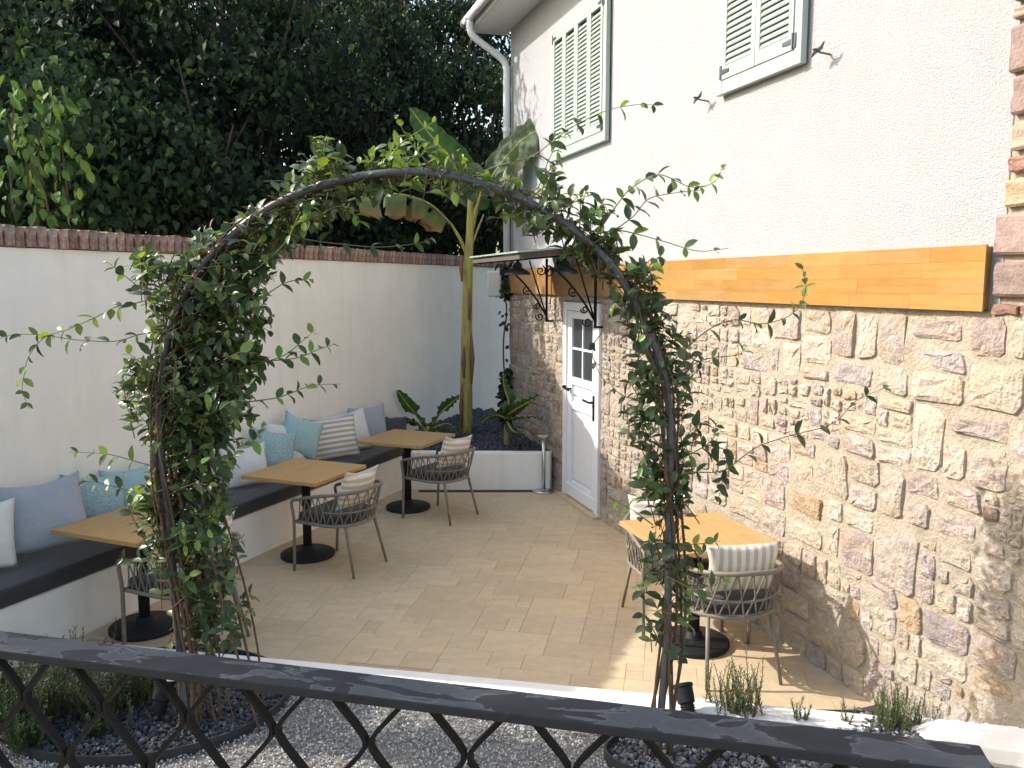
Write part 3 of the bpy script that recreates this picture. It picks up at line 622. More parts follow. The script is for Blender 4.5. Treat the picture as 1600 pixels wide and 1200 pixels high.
# canopy over the door on scrolled iron brackets
cano = empty('door_canopy', hw(2.34, 0, 1.85), HRZ, 'green topped door canopy on black scrolled iron brackets', 'canopy')
def cl(x, o, z): return (x - 2.34, -o, z - 1.85)
MB().add([cl(1.5, 0, 2.655), cl(3.2, 0, 2.655), cl(3.2, .93, 2.565), cl(1.5, .93, 2.565), cl(1.5, 0, 2.67), cl(3.2, 0, 2.67), cl(3.2, .93, 2.58), cl(1.5, .93, 2.58)], [(0, 3, 2, 1), (4, 5, 6, 7), (0, 1, 5, 4), (1, 2, 6, 5), (2, 3, 7, 6), (3, 0, 4, 7)]).build('canopy_sheet', M['glassgreen'], cano)
cf = MB()
for x in (1.58, 2.34, 3.10): cf.bar(cl(x, .03, 2.62), cl(x, .90, 2.535), .05, .05)
for o_, z in ((.06, 2.615), (.46, 2.575), (.88, 2.535)): cf.bar(cl(1.53, o_, z - .004), cl(3.17, o_, z - .004), .045, .044)
cf.build('canopy_frame', M['canopywood'], cano)
def spiral(c, r, turns, a0, sgn=1, n=18): return [(c[0], c[1] + r * (1 - .75 * i / n) * math.cos(a0 + sgn * turns * 2 * math.pi * i / n), c[2] + r * (1 - .75 * i / n) * math.sin(a0 + sgn * turns * 2 * math.pi * i / n)) for i in range(n + 1)]
for x in (1.66, 3.02):
    b = MB(); X = x - 2.34
    P = lambda o, z: (X, -o, z - 1.85)
    b.bar(P(.10, 1.87), P(.10, 2.56), .022, .022); b.bar(P(.0, 1.88), P(.10, 1.88), .02, .02); b.bar(P(.0, 2.585), P(.88, 2.505), .022, .016)
    br = b.build('bracket', M['iron'], cano); MB().box((X, -.006, .03), (.05, .012, .16)).build('wall_plate', M['iron'], br)
    s = MB(); s.tube(bez([P(.10, 1.93), P(.22, 2.12), P(.40, 2.33), P(.56, 2.45)], 12), .010, 6); s.tube(bez([P(.11, 1.96), P(.19, 2.2), P(.27, 2.44), P(.30, 2.54)], 10), .009, 6)
    for cy, cz, r_, a0, sg in ((.56, 2.40, .055, 1.5, 1), (.33, 2.22, .05, -1.0, -1), (.17, 2.43, .06, 1.2, -1), (.18, 1.93, .05, 2.6, 1), (.21, 2.05, .04, 3.0, 1), (.45, 2.46, .05, .3, -1)):
        s.tube(spiral(P(cy, cz), r_, 1.3, a0, sg), .0075, 6)
    s.build('scroll', M['iron'], br, True)
for i, (x, o_) in enumerate(((1.86, .50), (2.72, .30))):
    t = empty('barn_lamp', hw(x, -o_, 2.38), HRZ, ('dark enamel lamp hanging under the canopy end by the white wall', 'dark enamel lamp hanging under the canopy above the white door')[i], 'lamp')
    MB().lathe([(.135, 0), (.140, .006), (.125, .035), (.075, .065), (.05, .075), (.045, .12), (.02, .13), (.02, .17), (.001, .17), (.001, .10), (.04, .07), (.11, .03), (.13, .004)], (0, 0, 0), 26).build('lamp_shade', M['lampgrey'], t, True)
    MB().tube([(0, 0, .15), (0, 0, .20)], .009, 8).tube(bez([(0, -.05, .14), (0, -.085, .09), (0, -.06, .16), (0, 0, .19)], 10), .006, 6).build('hanger', M['iron'], t)
spk = empty('wall_speaker', hw(-.03, -.20, 2.12), HRZ - .4, 'white outdoor loudspeaker on the far house corner beside the garden wall', 'speaker')
MB().add([(-.11, -.09, 0), (.11, -.09, 0), (.08, .09, 0), (-.08, .09, 0), (-.11, -.09, .33), (.11, -.09, .33), (.08, .09, .33), (-.08, .09, .33)], [(0, 3, 2, 1), (4, 5, 6, 7), (0, 1, 5, 4), (1, 2, 6, 5), (2, 3, 7, 6), (3, 0, 4, 7)]).build('speaker_box', M['speaker'], spk, bevel=.025, seg=3)
MB().box((0, -.094, .165), (.17, .008, .28)).build('grille', M['speakergrille'], spk, bevel=.003)
MB().tube(bez([(-.05, 0, .335), (-.04, .02, .40), (.03, .08, .40), (.04, .22, .34)], 10), .010, 6).build('mount', M['iron'], spk)

# ------------------------------------------------------------------ garden wall with soldier brick coping, bench, planter
WL0, WL1 = -.36, 9.3
wall = empty('garden_wall', ww(0), WRZ, 'tall white rendered garden wall topped with upright red bricks', 'wall')
def wall_body():
    nx, nz = 60, 14; xs = np.linspace(WL0, WL1, nx); zs = np.linspace(-.05, 2.53, nz)
    V = np.array([(x, .006 * math.sin(x * 1.9) * math.sin(z * 2.2 + 1) + .003 * math.sin(x * 5.3 + z * 4), z) for z in zs for x in xs])
    F = np.array([(j * nx + i, j * nx + i + 1, (j + 1) * nx + i + 1, (j + 1) * nx + i) for j in range(nz - 1) for i in range(nx - 1)])
    link('wall_face', np_mesh('wall_face', V, F, None, True), M['wallpaint'], wall)
    MB().box(((WL0 + WL1) / 2, .135, 1.235), (WL1 - WL0, .24, 2.585)).build('wall_core', M['wallpaint'], wall)
wall_body()
def coping():
    mesh = []
    for k in range(5):
        bm = bmesh.new(); bmesh.ops.create_cube(bm, size=1); 
        for v in bm.verts: v.co = Vector((v.co.x * .070 + random.uniform(-.003, .003), v.co.y * .30 + random.uniform(-.006, .006), v.co.z * .135 + random.uniform(-.005, .005)))
        bmesh.ops.bevel(bm, geom=bm.edges[:], offset=.005, segments=1, affect='EDGES')
        me = bpy.data.meshes.new('brick'); bm.to_mesh(me); bm.free(); me.materials.append(M['brick']); mesh.append(me)
    x = WL0 + .04
    while x < WL1:
        o = bpy.data.objects.new('brick', random.choice(mesh)); COL.objects.link(o); o.parent = wall
        o.location = (x, .12 + random.uniform(-.006, .006), 2.602 + random.uniform(-.004, .004)); o.rotation_euler = (random.uniform(-.02, .02), random.uniform(-.03, .03), random.uniform(-.03, .03)); x += .0815
    MB().box(((WL0 + WL1) / 2, .125, 2.59), (WL1 - WL0, .262, .105)).build('coping_mortar', M['mortar'], wall)
coping()
low = MB().box((0, 0, .95), (.62, .22, 2.0)).build('gate_wall', M['wallpaint'], None, bevel=.01); low.location = ww(WL0 - .33, .13); low.rotation_euler = (0, 0, WRZ); tag(low, 'low white wall stub beyond the near end of the garden wall', 'wall')
BL0, BL1 = -1.3, (Vector((-1.222, 9.059, 0)) - BP).dot(WX)
bench = MB().box(((BL0 + BL1) / 2, -BD / 2 + .002, .175), (BL1 - BL0, BD, .41)).build('built_in_bench', M['wallpaint'], None, bevel=.015, seg=3); bench.location = ww(0); bench.rotation_euler = (0, 0, WRZ)
tag(bench, 'low white masonry bench built along the garden wall', 'bench')
def bench_cushion():
    L, W, H = BL1 - BL0 + .01, BD + .015, .115; nx, ny = 60, 8; bm = bmesh.new(); bmesh.ops.create_cube(bm, size=1)
    for v in bm.verts: v.co = Vector((v.co.x * L, v.co.y * W, v.co.z * H))
    ex = [e for e in bm.edges if abs((e.verts[0].co - e.verts[1].co).x) > 1]; bmesh.ops.subdivide_edges(bm, edges=ex, cuts=46)
    for v in bm.verts:
        if v.co.z > 0: v.co.z += .004 * math.sin(v.co.x * 3.1) + random.uniform(-.002, .002)
        if v.co.y < 0: v.co.y += .004 * math.sin(v.co.x * 4.7 + 1)
    me = bpy.data.meshes.new('bench_cushion'); bm.to_mesh(me); bm.free(); me.shade_smooth()
    o = link('bench_cushion', me, M['cushion'], None, .022, 3); o.location = ww((BL0 + BL1) / 2, -BD / 2 - .006, .383 + H / 2); o.rotation_euler = (0, 0, WRZ)
    tag(o, 'long charcoal seat cushion on the white bench', 'cushion')
bench_cushion()
# planter in the far corner
PLz = .42
pa, pb = Vector((-1.135, 9.05, 0)), Vector((.425, 9.01, 0))
planter = empty('corner_planter', (pa + pb) / 2, 0, 'white rendered planter wall across the far corner', 'planter')
pc = (pa + pb) / 2
def pl(p): return (p[0] - pc.x, p[1] - pc.y, p[2] if len(p) > 2 else 0)
MB().prism([pl(p)[:2] for p in (pa, pb, pb + Vector((.03, .13, 0)), pa + Vector((0, .13, 0)))], -.05, PLz).build('planter_wall', M['wallpaint'], planter, bevel=.012)
fillp = [pa + Vector((0, .10, 0)), pb + Vector((.02, .10, 0)), hw(.0, .04), ww(8.0, .04), ww(4.1, .02)]
MB().prism([pl(p)[:2] for p in fillp], 0, PLz - .05).build('planter_soil', M['bedsoil'], planter)
def planter_chips():
    N = 9000; x = rng.uniform(-1.6, .6, N); y = rng.uniform(9.15, 12.2, N)
    k = [((Vector((a, b_, 0)) - HP).dot(HN) < -.03) and ((Vector((a, b_, 0)) - WP).dot(WY) < -.03) for a, b_ in zip(x, y)]; k = np.array(k); x, y = x[k], y[k]; n = len(x)
    z = PLz - .04 + rng.uniform(-.005, .015, n) + .05 * np.clip((y - 9.3) / 2, 0, 1); s = rng.uniform(.014, .03, n)
    v, f = pebble(); scatter('slate_chips', v, f, np.stack([x - pc.x, y - pc.y, z], 1), rand_rot(n), s, pick([(.07, .072, .08), (.10, .10, .108), (.05, .052, .058)], n, .3), M['darkgravel'], planter)
planter_chips()
dr = empty('drain_grate', (pc.x, pc.y - .075, 0), 0, 'slotted black drain grate along the foot of the planter', 'drain')
MB().box((.03, .028, .002), (1.42, .012, .012)).box((.03, -.028, .002), (1.42, .012, .012)).build('rim', M['rubber'], dr); MB().box((.03, 0, -.003), (1.42, .045, .004)).build('channel', M['rubber'], dr)
sl = MB().box((0, 0, .0025), (.016, .043, .009)).mesh('drain_bar'); sl.materials.append(M['lampgrey'])
for k in range(44):
    o = bpy.data.objects.new('drain_bar', sl); COL.objects.link(o); o.parent = dr; o.location = (-.66 + k * .0325, 0, 0)
ash = empty('ashtray_stand', on_z(849, 768), 0, 'slim steel ashtray stand beside the corner planter', 'ashtray')
MB().lathe([(.12, 0), (.12, .012), (.10, .022), (.02, .03), (.001, .03)], (0, 0, 0), 28).build('base', M['chrome'], ash, True)
MB().tube([(0, 0, .02), (0, 0, .60)], .021, 14).build('pole', M['chrome'], ash, True)
MB().lathe([(.001, .60), (.03, .60), (.085, .63), (.09, .645), (.082, .645), (.06, .63), (.001, .62)], (0, 0, 0), 24).build('bowl', M['chrome'], ash, True)

# ------------------------------------------------------------------ furniture
def make_table():
    t = empty('bistro_table')
    MB().box((0, 0, .725), (.73, .73, .03)).build('table_top', M['tabletop'], t, bevel=.003)
    MB().lathe([(.036, .03), (.036, .71)], (0, 0, 0), 20).build('column', M['cast'], t, True)
    MB().lathe([(.222, 0), (.226, .006), (.226, .026), (.215, .034), (.08, .040), (.055, .055), (.05, .085), (.036, .09)], (0, 0, 0), 40).build('base', M['cast'], t, True)
    MB().box((0, 0, .704), (.34, .05, .012)).box((0, 0, .7035), (.05, .34, .010)).build('spider_plate', M['cast'], t)
    return t
t0 = make_table()
tspots = [((-2.46, 5.30), WRZ, 'square oak bistro table beside the left climber on the arch'), ((-1.735, 6.79), WRZ, 'square oak bistro table between the other two tables at the bench'),
          ((-1.067, 8.27), WRZ, 'square oak bistro table beside the corner planter'), ((1.165, 5.06), HRZ, 'square oak bistro table against the stone wall')]
for i, (p, a, lab) in enumerate(tspots):
    t = t0 if i == 0 else copy_tree(t0); t.location = (p[0], p[1], 0); t.rotation_euler = (0, 0, a); t['label'] = lab; t['category'] = 'table'; t['group'] = 'bistro tables'
def make_chair():
    """faces +x; origin on the floor under the seat"""
    c = empty('rope_chair')
    def u(t, z, w, f, bk, lean=0.0):      # U shaped rail, t in -1..1 (0 = middle of the back)
        a = abs(t); sg = 1 if t > 0 else -1
        L1 = .55
        if a < L1:
            th = a / L1 * math.pi / 2; return Vector((-bk * math.cos(th) - lean * math.cos(th), sg * w * math.sin(th), z))
        k = (a - L1) / (1 - L1); return Vector((k * f, sg * w * (1 - .02 * k), z))
    top = lambda t: u(t, .70 - .11 * (abs(t) ** 1.3), .285, .26, .27, .04)
    seat = lambda t: u(t, .405, .265, .27, .22)
    ts = np.linspace(-1, 1, 41)
    pts = [top(t) for t in ts]
    for s in (0, -1):
        p = pts[s]; sgn = 1 if p.y > 0 else -1; ft = Vector((.30, sgn * .275, 0)); k = Vector((.285, sgn * .28, .40))
        arm = bez([p, p + Vector((.035, 0, -.012)), p + Vector((.045, 0, -.05)), k, ft], 14)
        MB().tube(arm, .0125, 8).build('leg', M['chairmetal'], c, True)
    MB().tube(pts, .0145, 8).build('top_rail', M['chairmetal'], c, True)
    sp = [seat(t) for t in ts]; MB().tube([Vector((.285, -.26, .405))] + sp + [Vector((.285, .26, .405)), Vector((.285, -.26, .405))], .014, 8).build('seat_ring', M['chairmetal'], c, True)
    for sgn in (-1, 1): MB().tube([(-.15, sgn * .19, .405), (-.245, sgn * .225, 0)], [.0135, .0105], 8).build('leg', M['chairmetal'], c, True)
    MB().tube([u(t, .515, .275, .0, .243, .015) for t in np.linspace(-.75, .75, 25)], .007, 6).build('back_hoop', M['chairmetal'], c, True)
    w = MB(); n = 19
    for i in range(n):
        a = -.93 + 1.86 * i / (n - 1)
        for d in (-.10, .10):
            b_ = max(-.98, min(.98, a + d)); p, q = top(a), seat(b_ ); m_ = (p + q) / 2 + Vector((-.006, 0, 0)); w.tube([p, m_, q], .0052, 5, False)
    w.build('rope_weave', M['rope'], c, True)
    bm = bmesh.new(); poly = [(x, y) for x, y in [(.285, -.235), (.285, .235), (.1, .25), (-.02, .245), (-.12, .20), (-.19, .11), (-.205, 0), (-.19, -.11), (-.12, -.20), (-.02, -.245), (.1, -.25)]]
    b = MB().prism(poly, .408, .478); me = b.mesh('seat_cushion'); me.shade_smooth(); link('seat_cushion', me, M['seatpad'], c, .022, 3)
    slat = MB()
    for k in range(5): slat.box((-.10 + k * .085, 0, .398), (.04, .46 - .10 * (k == 0), .008))
    slat.build('seat_slats', M['chairmetal'], c)
    return c
def faz(a): return math.atan2(math.cos(R(a)), math.sin(R(a)))   # azimuth faced -> z rotation
c0 = make_chair()
cspots = [((-2.04, 5.06), -66, 'rope back armchair behind the left climber on the arch'), ((-1.36, 6.53), -64.5, 'rope back armchair at the middle oak table'),
          ((-.67, 7.97), -57, 'rope back armchair at the oak table by the corner planter'), ((1.29, 4.72), -9, 'sunlit rope back armchair tucked in from the kerb side of the stone wall table'),
          ((1.06, 5.47), 168, 'rope back armchair tucked in from the door side of the stone wall table')]
chairs = []
for i, (p, a, lab) in enumerate(cspots):
    c = c0 if i == 0 else copy_tree(c0); c.location = (p[0], p[1], 0); c.rotation_euler = (0, 0, faz(a)); c['label'] = lab; c['category'] = 'chair'; c['group'] = 'rope armchairs'; chairs.append(c)

def pillow_mesh(name, w, h, d, seed, pinch=.92):
    r_ = random.Random(seed); n = 16; bm = bmesh.new(); grid = {}
    ph = [r_.uniform(0, 6.28) for _ in range(6)]
    for s in (-1, 1):
        for i in range(n + 1):
            for j in range(n + 1):
                if s == 1 and (i in (0, n) or j in (0, n)): grid[s, i, j] = grid[-1, i, j]; continue
                a, b_ = -1 + 2 * i / n, -1 + 2 * j / n
                ex, ez = a * (1 - .055 * (1 - b_ * b_)), b_ * (1 - .055 * (1 - a * a))
                t = max(0, (1 - a * a)) ** .55 * max(0, (1 - b_ * b_)) ** .55
                wr = .012 * math.sin(5 * a + 3 * b_ + ph[0]) * (a * a) + .010 * math.sin(7 * b_ - 4 * a + ph[1]) * (b_ * b_)
                sag = -.03 * (1 - a * a) * (b_ > 0) * b_ * b_
                grid[s, i, j] = bm.verts.new((ex * w / 2, s * (d / 2) * t + wr * t ** .3 * .8, h / 2 * ez + sag))
    for s in (-1, 1):
        for i in range(n):
            for j in range(n):
                q = [grid[s, i, j], grid[s, i + 1, j], grid[s, i + 1, j + 1], grid[s, i, j + 1]]
                bm.faces.new(q if s == -1 else q[::-1])
    me = bpy.data.meshes.new(name); bm.to_mesh(me); bm.free(); me.shade_smooth(); return me
def pillow(center, yaw, tilt, roll, w, h, d, m, label, seed, group):
    """pillow face (local -y) turned to azimuth yaw, leaning back by tilt"""
    o = link('throw_pillow', pillow_mesh('throw_pillow', w, h, d, seed), M[m], None); o.location = center
    rz = math.atan2(math.cos(R(yaw)), math.sin(R(yaw))) + math.pi / 2
    o.rotation_euler = (Matrix.Rotation(rz, 3, 'Z') @ Matrix.Rotation(-R(tilt), 3, 'X') @ Matrix.Rotation(R(roll), 3, 'Y')).to_euler()
    tag(o, label, 'pillow', group); return o
# pillows along the bench: photo pixel of the centre, distance in front of the wall, yaw, tilt, roll, size, fabric
PB = [((-42, 838), .20, 140, 18, 4, .46, .44, 'f_white', 'white linen pillow leaning behind the large grey pillow on the bench'),
      ((68, 803), .28, 150, 20, -6, .50, .48, 'f_grey', 'large grey linen pillow leaning on a white pillow'),
      ((146, 782), .20, 142, 18, 5, .42, .40, 'f_knit', 'dotted teal pillow half behind the large grey pillow'),
      ((205, 768), .17, 130, 16, 0, .42, .40, 'f_teal', 'plain teal pillow behind the table by the left climber'),
      ((383, 727), .22, 150, 18, -3, .40, .38, 'f_white', 'white linen pillow half hidden by the left climber'),
      ((424, 704), .24, 152, 16, 12, .43, .41, 'f_knit', 'dotted teal pillow above the middle oak table'),
      ((446, 692), .16, 140, 14, 8, .44, .42, 'f_white', 'white linen pillow wedged between the dotted teal and plain teal pillows'),
      ((470, 681), .24, 138, 16, 24, .42, .40, 'f_teal', 'plain teal pillow stood on its corner beside the striped pillow'),
      ((519, 683), .26, 158, 18, -5, .52, .46, 'f_stripe', 'beige and white striped pillow on the bench'),
      ((544, 674), .17, 150, 18, -8, .48, .46, 'f_white', 'white linen pillow behind the striped pillow'),
      ((574, 664), .16, 150, 14, -2, .46, .46, 'f_grey', 'grey linen pillow at the far end of the bench'),
      ((604, 667), .14, 150, 30, 8, .52, .30, 'f_char', 'charcoal pillow lying beside the last grey pillow')]
for i, (px, off, yaw, tilt, roll, w, h, m, lab) in enumerate(PB):
    c = on_plane(px[0], px[1], ww(0, -off), WY)
    pillow(c, yaw, tilt, roll, w, h, .15, m, lab, 100 + i, 'pillows on the bench')
# striped pillows in the chairs
for i, (c, lab) in enumerate(zip(chairs, ('striped beige pillow in the armchair behind the left climber', 'striped beige pillow in the armchair at the middle table', 'striped beige pillow in the armchair by the corner planter', 'sunlit striped pillow in the armchair at the stone wall table, seen from behind', 'pale pillow in the armchair between the door and the stone wall table'))):
    f = Vector((math.cos(c.rotation_euler.z), math.sin(c.rotation_euler.z), 0)); yaw = math.degrees(math.atan2(f.x, f.y))
    p = Vector(c.location) - f * .13 + Vector((0, 0, .67)); o = pillow(p, yaw, 16, (3, -4, -7, 90, 2)[i], .46 if i != 3 else .33, .34 if i != 3 else .46, .13, 'f_stripe2', lab, 200 + i, 'pillows in the armchairs')

# ------------------------------------------------------------------ garden spotlights
for i, (px, lab) in enumerate((((250, 1128), 'black garden spotlight in the slate bed under the left climber'), ((1076, 1128), 'black garden spotlight in the slate bed beside the rosemary'))):
    p = on_z(*px, .02); s = empty('garden_spotlight', p, 0, lab, 'spotlight', None); ax = Vector((.12, .35, .93)).normalized() if i == 0 else Vector((-.15, .55, .82)).normalized()
    zz = .07 if i == 0 else .05; b = Vector((0, 0, zz)); r_ = .050
    MB().tube([b - ax * .02, b + ax * .045, b + ax * .05, b + ax * .125, b + ax * .13, b + ax * .145], [.030, .036, .046, r_, .055, .055], 18).build('lamp_body', M['cast'], s, False)
    MB().tube([b + ax * .1455, b + ax * .1475], .046, 18).build('lens', M['glass'] if i else M['f_white'], s)
    MB().tube([(0, 0, -.03), (0, 0, zz)], .011, 8).lathe([(.035, 0), (.035, .012), (.012, .02), (.001, .02)], (0, 0, -.006), 14).build('spike', M['cast'], s)
    fins = MB()
    for k in range(5): fins.tube([b + ax * (-.018 + k * .012), b + ax * (-.013 + k * .012)], .040, 16)
    fins.build('cooling_fins', M['cast'], s)

# ------------------------------------------------------------------ plants
LEAF_OUT = np.array([(0, 0, 0), (.22, .36, .05), (.52, .47, .07), (.80, .30, .03), (1.0, 0, -.08), (.80, -.30, .03), (.52, -.47, .07), (.22, -.36, .05), (.30, 0, -.02), (.66, 0, -.02)], float)
LEAF_F4 = np.array([(0, 8, 1, 0), ]) 
LEAF_F = [(0, 8, 1), (1, 8, 2), (8, 9, 2), (2, 9, 3), (9, 4, 3), (0, 7, 8), (7, 6, 8), (8, 6, 9), (6, 5, 9), (9, 5, 4)]
def leaf_shape(wid=.5, curl=.12):
    v = LEAF_OUT.copy(); v[:, 1] *= wid; v[:, 2] += -curl * v[:, 0] ** 2; return v
def leaf_meshes(shapes, tints, m):
    out = []
    for v in shapes:
        for c in tints:
            me = np_mesh('leaf', v, np.array(LEAF_F), np.tile(np.array(c), (len(v), 1)), True); me.materials.append(m); out.append(me)
    return out
APL = Vector((-1.67, 4.0, 0)); APR = Vector((.725, 3.73, 0)); AD = (APR - APL).normalized(); AN = Vector((-AD.y, AD.x, 0))     # arch plane, AN points away from the viewer
def ap(x, y, dep=0.0):
    return on_plane(x, y, APL + AN * dep, AN)
ARCH = [(297, 1158), (290, 1100), (276, 970), (263, 830), (252, 700), (252, 600), (266, 510), (300, 440), (348, 380), (424, 322), (525, 283), (640, 268), (742, 284), (830, 318), (905, 366), (962, 425), (1003, 495), (1032, 565), (1046, 640), (1047, 740), (1045, 860), (1042, 1000), (1033, 1110), (1028, 1188)]
archpts = bez([ap(*p) for p in ARCH], 90)
arch = empty('garden_arch', APL, 0, 'round grey steel pipe arch carrying the climbers', 'arch')
la = [p - APL for p in archpts]; la[0].z = -.05; la[-1].z = -.05
MB().tube(la, .0178, 12).build('hoop', M['pipe'], arch, True)
for k in (12, 24, 62, 72, 80): 
    d = (la[k + 1] - la[k - 1]).normalized(); MB().tube([la[k] - d * .004, la[k] + d * .004], .0215, 12).build('tie_wire', M['youngstem'], arch)

def vine(name, label, core_rng, polys, tendrils, nstem, seed, twig_rate, base_x, dmean):
    r_ = random.Random(seed); core = archpts[core_rng[0]:core_rng[1]]
    root = empty(name, (core[0] if core[0].z < core[-1].z else core[-1]) * 1.0, 0, label, 'climber'); O = Vector(root.location); O.z = 0; root.location = O
    up = core if core[0].z < core[-1].z else core[::-1]
    # woody stems twisting up the hoop
    for s in range(nstem):
        off = r_.uniform(base_x[0], base_x[1]); dep = r_.uniform(-.10, .16); ph = r_.uniform(0, 6.28); amp = r_.uniform(.015, .05); L = int(len(up) * r_.uniform(.55, 1.0)); pts = []
        for i in range(0, L):
            k = i / max(1, len(up) - 1); spread = max(.15, 1 - k * 1.2); p = up[i]
            pts.append(p - O + AD * (off * spread + amp * math.sin(i * .33 + ph)) + AN * (dep * spread * (1 if nstem > 10 else .4) + .03 + amp * math.cos(i * .29 + ph)))
        pts[0] = Vector((pts[0].x, pts[0].y, .0)); r0 = r_.uniform(.005, .011)
        MB().tube(pts, [r0 * (1 - .7 * i / len(pts)) for i in range(len(pts))], 6).build('stem', M['stem'], root, True)
    P, AX, NM, SZ, CL = [], [], [], [], []
    dark = [(.052, .090, .032), (.040, .070, .028), (.068, .108, .036), (.046, .080, .031), (.088, .135, .042)]; young = [(.20, .30, .05), (.16, .26, .05), (.13, .22, .045)]
    twigs = MB()
    def leaves_on(path, n, size, yf, w0=.0):
        m = len(path)
        for i in range(n):
            k = (w0 + (1 - w0) * (i + .5) / n); q = k * (m - 1); j = min(int(q), m - 2); p = path[j].lerp(path[j + 1], q - j); d = (path[j + 1] - path[j]).normalized()
            az = i * math.pi / 2 + r_.uniform(-.5, .5); sd = d.cross(Vector((0, 0, 1)) if abs(d.z) < .9 else AN).normalized(); u = sd.cross(d)
            for sg in (-1, 1):
                if r_.random() < .06: continue
                s = (sd * math.cos(az) + u * math.sin(az)) * sg
                ax = (d * r_.uniform(.25, .8) + s * r_.uniform(.7, 1.0) + Vector((0, 0, r_.uniform(-.55, .15)))).normalized()
                nm = (Vector((0, 0, 1)) * r_.uniform(.3, 1.1) + d * .3 - AN * r_.uniform(-.1, .7) + Vector((r_.uniform(-.5, .5), r_.uniform(-.5, .5), 0))).normalized()
                P.append(p); AX.append(ax); NM.append(nm); SZ.append(size * r_.uniform(.65, 1.15) * (1 - .45 * k ** 3)); yy = yf * (.4 + .9 * k)
                CL.append(np.array(r_.choice(young if r_.random() < yy else dark)) * r_.uniform(.8, 1.2))
    coreO = [p - O for p in up]
    for poly, rate, yf, sig in polys:
        xs = [p[0] for p in poly]; ys = [p[1] for p in poly]; area = abs(sum(poly[i][0] * poly[(i + 1) % len(poly)][1] - poly[(i + 1) % len(poly)][0] * poly[i][1] for i in range(len(poly)))) / 2
        n = int(area * rate * twig_rate); c = 0
        while c < n:
            x, y = r_.uniform(min(xs), max(xs)), r_.uniform(min(ys), max(ys)); ins = False; j = len(poly) - 1
            for i in range(len(poly)):
                if (poly[i][1] > y) != (poly[j][1] > y) and x < (poly[j][0] - poly[i][0]) * (y - poly[i][1]) / (poly[j][1] - poly[i][1]) + poly[i][0]: ins = not ins
                j = i
            if not ins: continue
            c += 1; dep = r_.gauss(dmean, sig); tip = ap(x, y, dep) - O
            L = r_.uniform(.10, .26); near = min(coreO, key=lambda q: (q - tip - Vector((0, 0, -.12))).length)
            d0 = (tip - near); d0 = d0.normalized() if d0.length > .02 else Vector((r_.uniform(-1, 1), -.3, .3)).normalized()
            d0 = (d0 + Vector((r_.uniform(-.5, .5), r_.uniform(-.5, .5), r_.uniform(-.2, .7)))).normalized()
            base = tip - d0 * L; mid = (base + tip) / 2 + Vector((0, 0, L * .12)); path = bez([base, mid, tip], 5)
            twigs.tube(path, [.0028, .0025, .002, .0016, .0012], 4, False); leaves_on(path, r_.choice((2, 3, 4, 4)), .078, yf)
    nb = len(P)
    for px, yf, dep0, dep1, dens in tendrils:
        m = len(px); path = bez([ap(x, y, dep0 + (dep1 - dep0) * i / (m - 1)) - O for i, (x, y) in enumerate(px)], 8 * m); L = sum((path[i + 1] - path[i]).length for i in range(len(path) - 1))
        MB().tube(path, [.0034 * (1 - .65 * i / len(path)) for i in range(len(path))], 5, False).build('shoot', M['youngstem'], root, True); leaves_on(path, max(3, int(L / (.060 / dens))), .074, yf, .06)
    twigs.build('twigs', M['stem'], root, True)['kind'] = 'stuff'
    P = np.array([p[:] for p in P]); AX = np.array([p[:] for p in AX]); NM = np.array([p[:] for p in NM]); SZ = np.array(SZ); CL = np.array(CL)
    wpx = P + np.array(O[:]) - np.array(CAM[:]); zc = wpx[:, 1] * _cp - wpx[:, 2] * _sp; sx = wpx[:, 0] / zc; sy = (wpx[:, 1] * _sp + wpx[:, 2] * _cp) / zc
    hp = np.array([p[:] for p in archpts]) - np.array(CAM[:]); hz = hp[:, 1] * _cp - hp[:, 2] * _sp; h2 = np.stack([hp[:, 0] / hz, (hp[:, 1] * _sp + hp[:, 2] * _cp) / hz], 1)
    dd = np.full(len(P), 9.0)
    for k in range(len(h2) - 1):
        a_, b_ = h2[k], h2[k + 1]; t = np.clip(((sx - a_[0]) * (b_ - a_)[0] + (sy - a_[1]) * (b_ - a_)[1]) / ((b_ - a_) @ (b_ - a_)), 0, 1); dd = np.minimum(dd, np.hypot(sx - a_[0] - t * (b_ - a_)[0], sy - a_[1] - t * (b_ - a_)[1]))
    front_ = (P + np.array(O[:]) - np.array(APL[:])) @ np.array(AN[:]) < .02
    keep = ~((dd < 17 / FPX) & front_ & (np.random.default_rng(seed).random(len(P)) < .82)); nb = int(keep[:nb].sum()); P, AX, NM, SZ, CL = P[keep], AX[keep], NM[keep], SZ[keep], CL[keep]
    RM = frames(AX, NM); shapes = [leaf_shape(.56, .18), leaf_shape(.64, .08), leaf_shape(.50, .32)]
    # 300 largest (long shoots first, then the leaves nearest the viewer) as single parts
    wp = P + np.array(O[:]); score = SZ / np.linalg.norm(wp - np.array(CAM[:]), axis=1); score[nb:] += 1.0
    front = -(wp @ np.array(AN[:])); score += .02 * front
    idx = np.argsort(-score)[:300]; single = np.zeros(len(P), bool); single[idx] = True
    tints = dark[:3] + young[:2]; lm = leaf_meshes(shapes, tints, M['vleaf'])
    for i in idx:
        t = int(np.argmin([np.abs(CL[i] / (CL[i].sum() + 1e-6) - np.array(q) / sum(q)).sum() + abs(CL[i].sum() - sum(q)) for q in tints])); me = lm[r_.randrange(3) * 5 + t]
        o = bpy.data.objects.new('leaf', me); COL.objects.link(o); o.parent = root
        mt = Matrix([[*(RM[i][a] * SZ[i]), P[i][a]] for a in range(3)] + [[0, 0, 0, 1]]); o.matrix_local = mt
    rest = np.where(~single)[0]; V, F, Cc = [], [], []
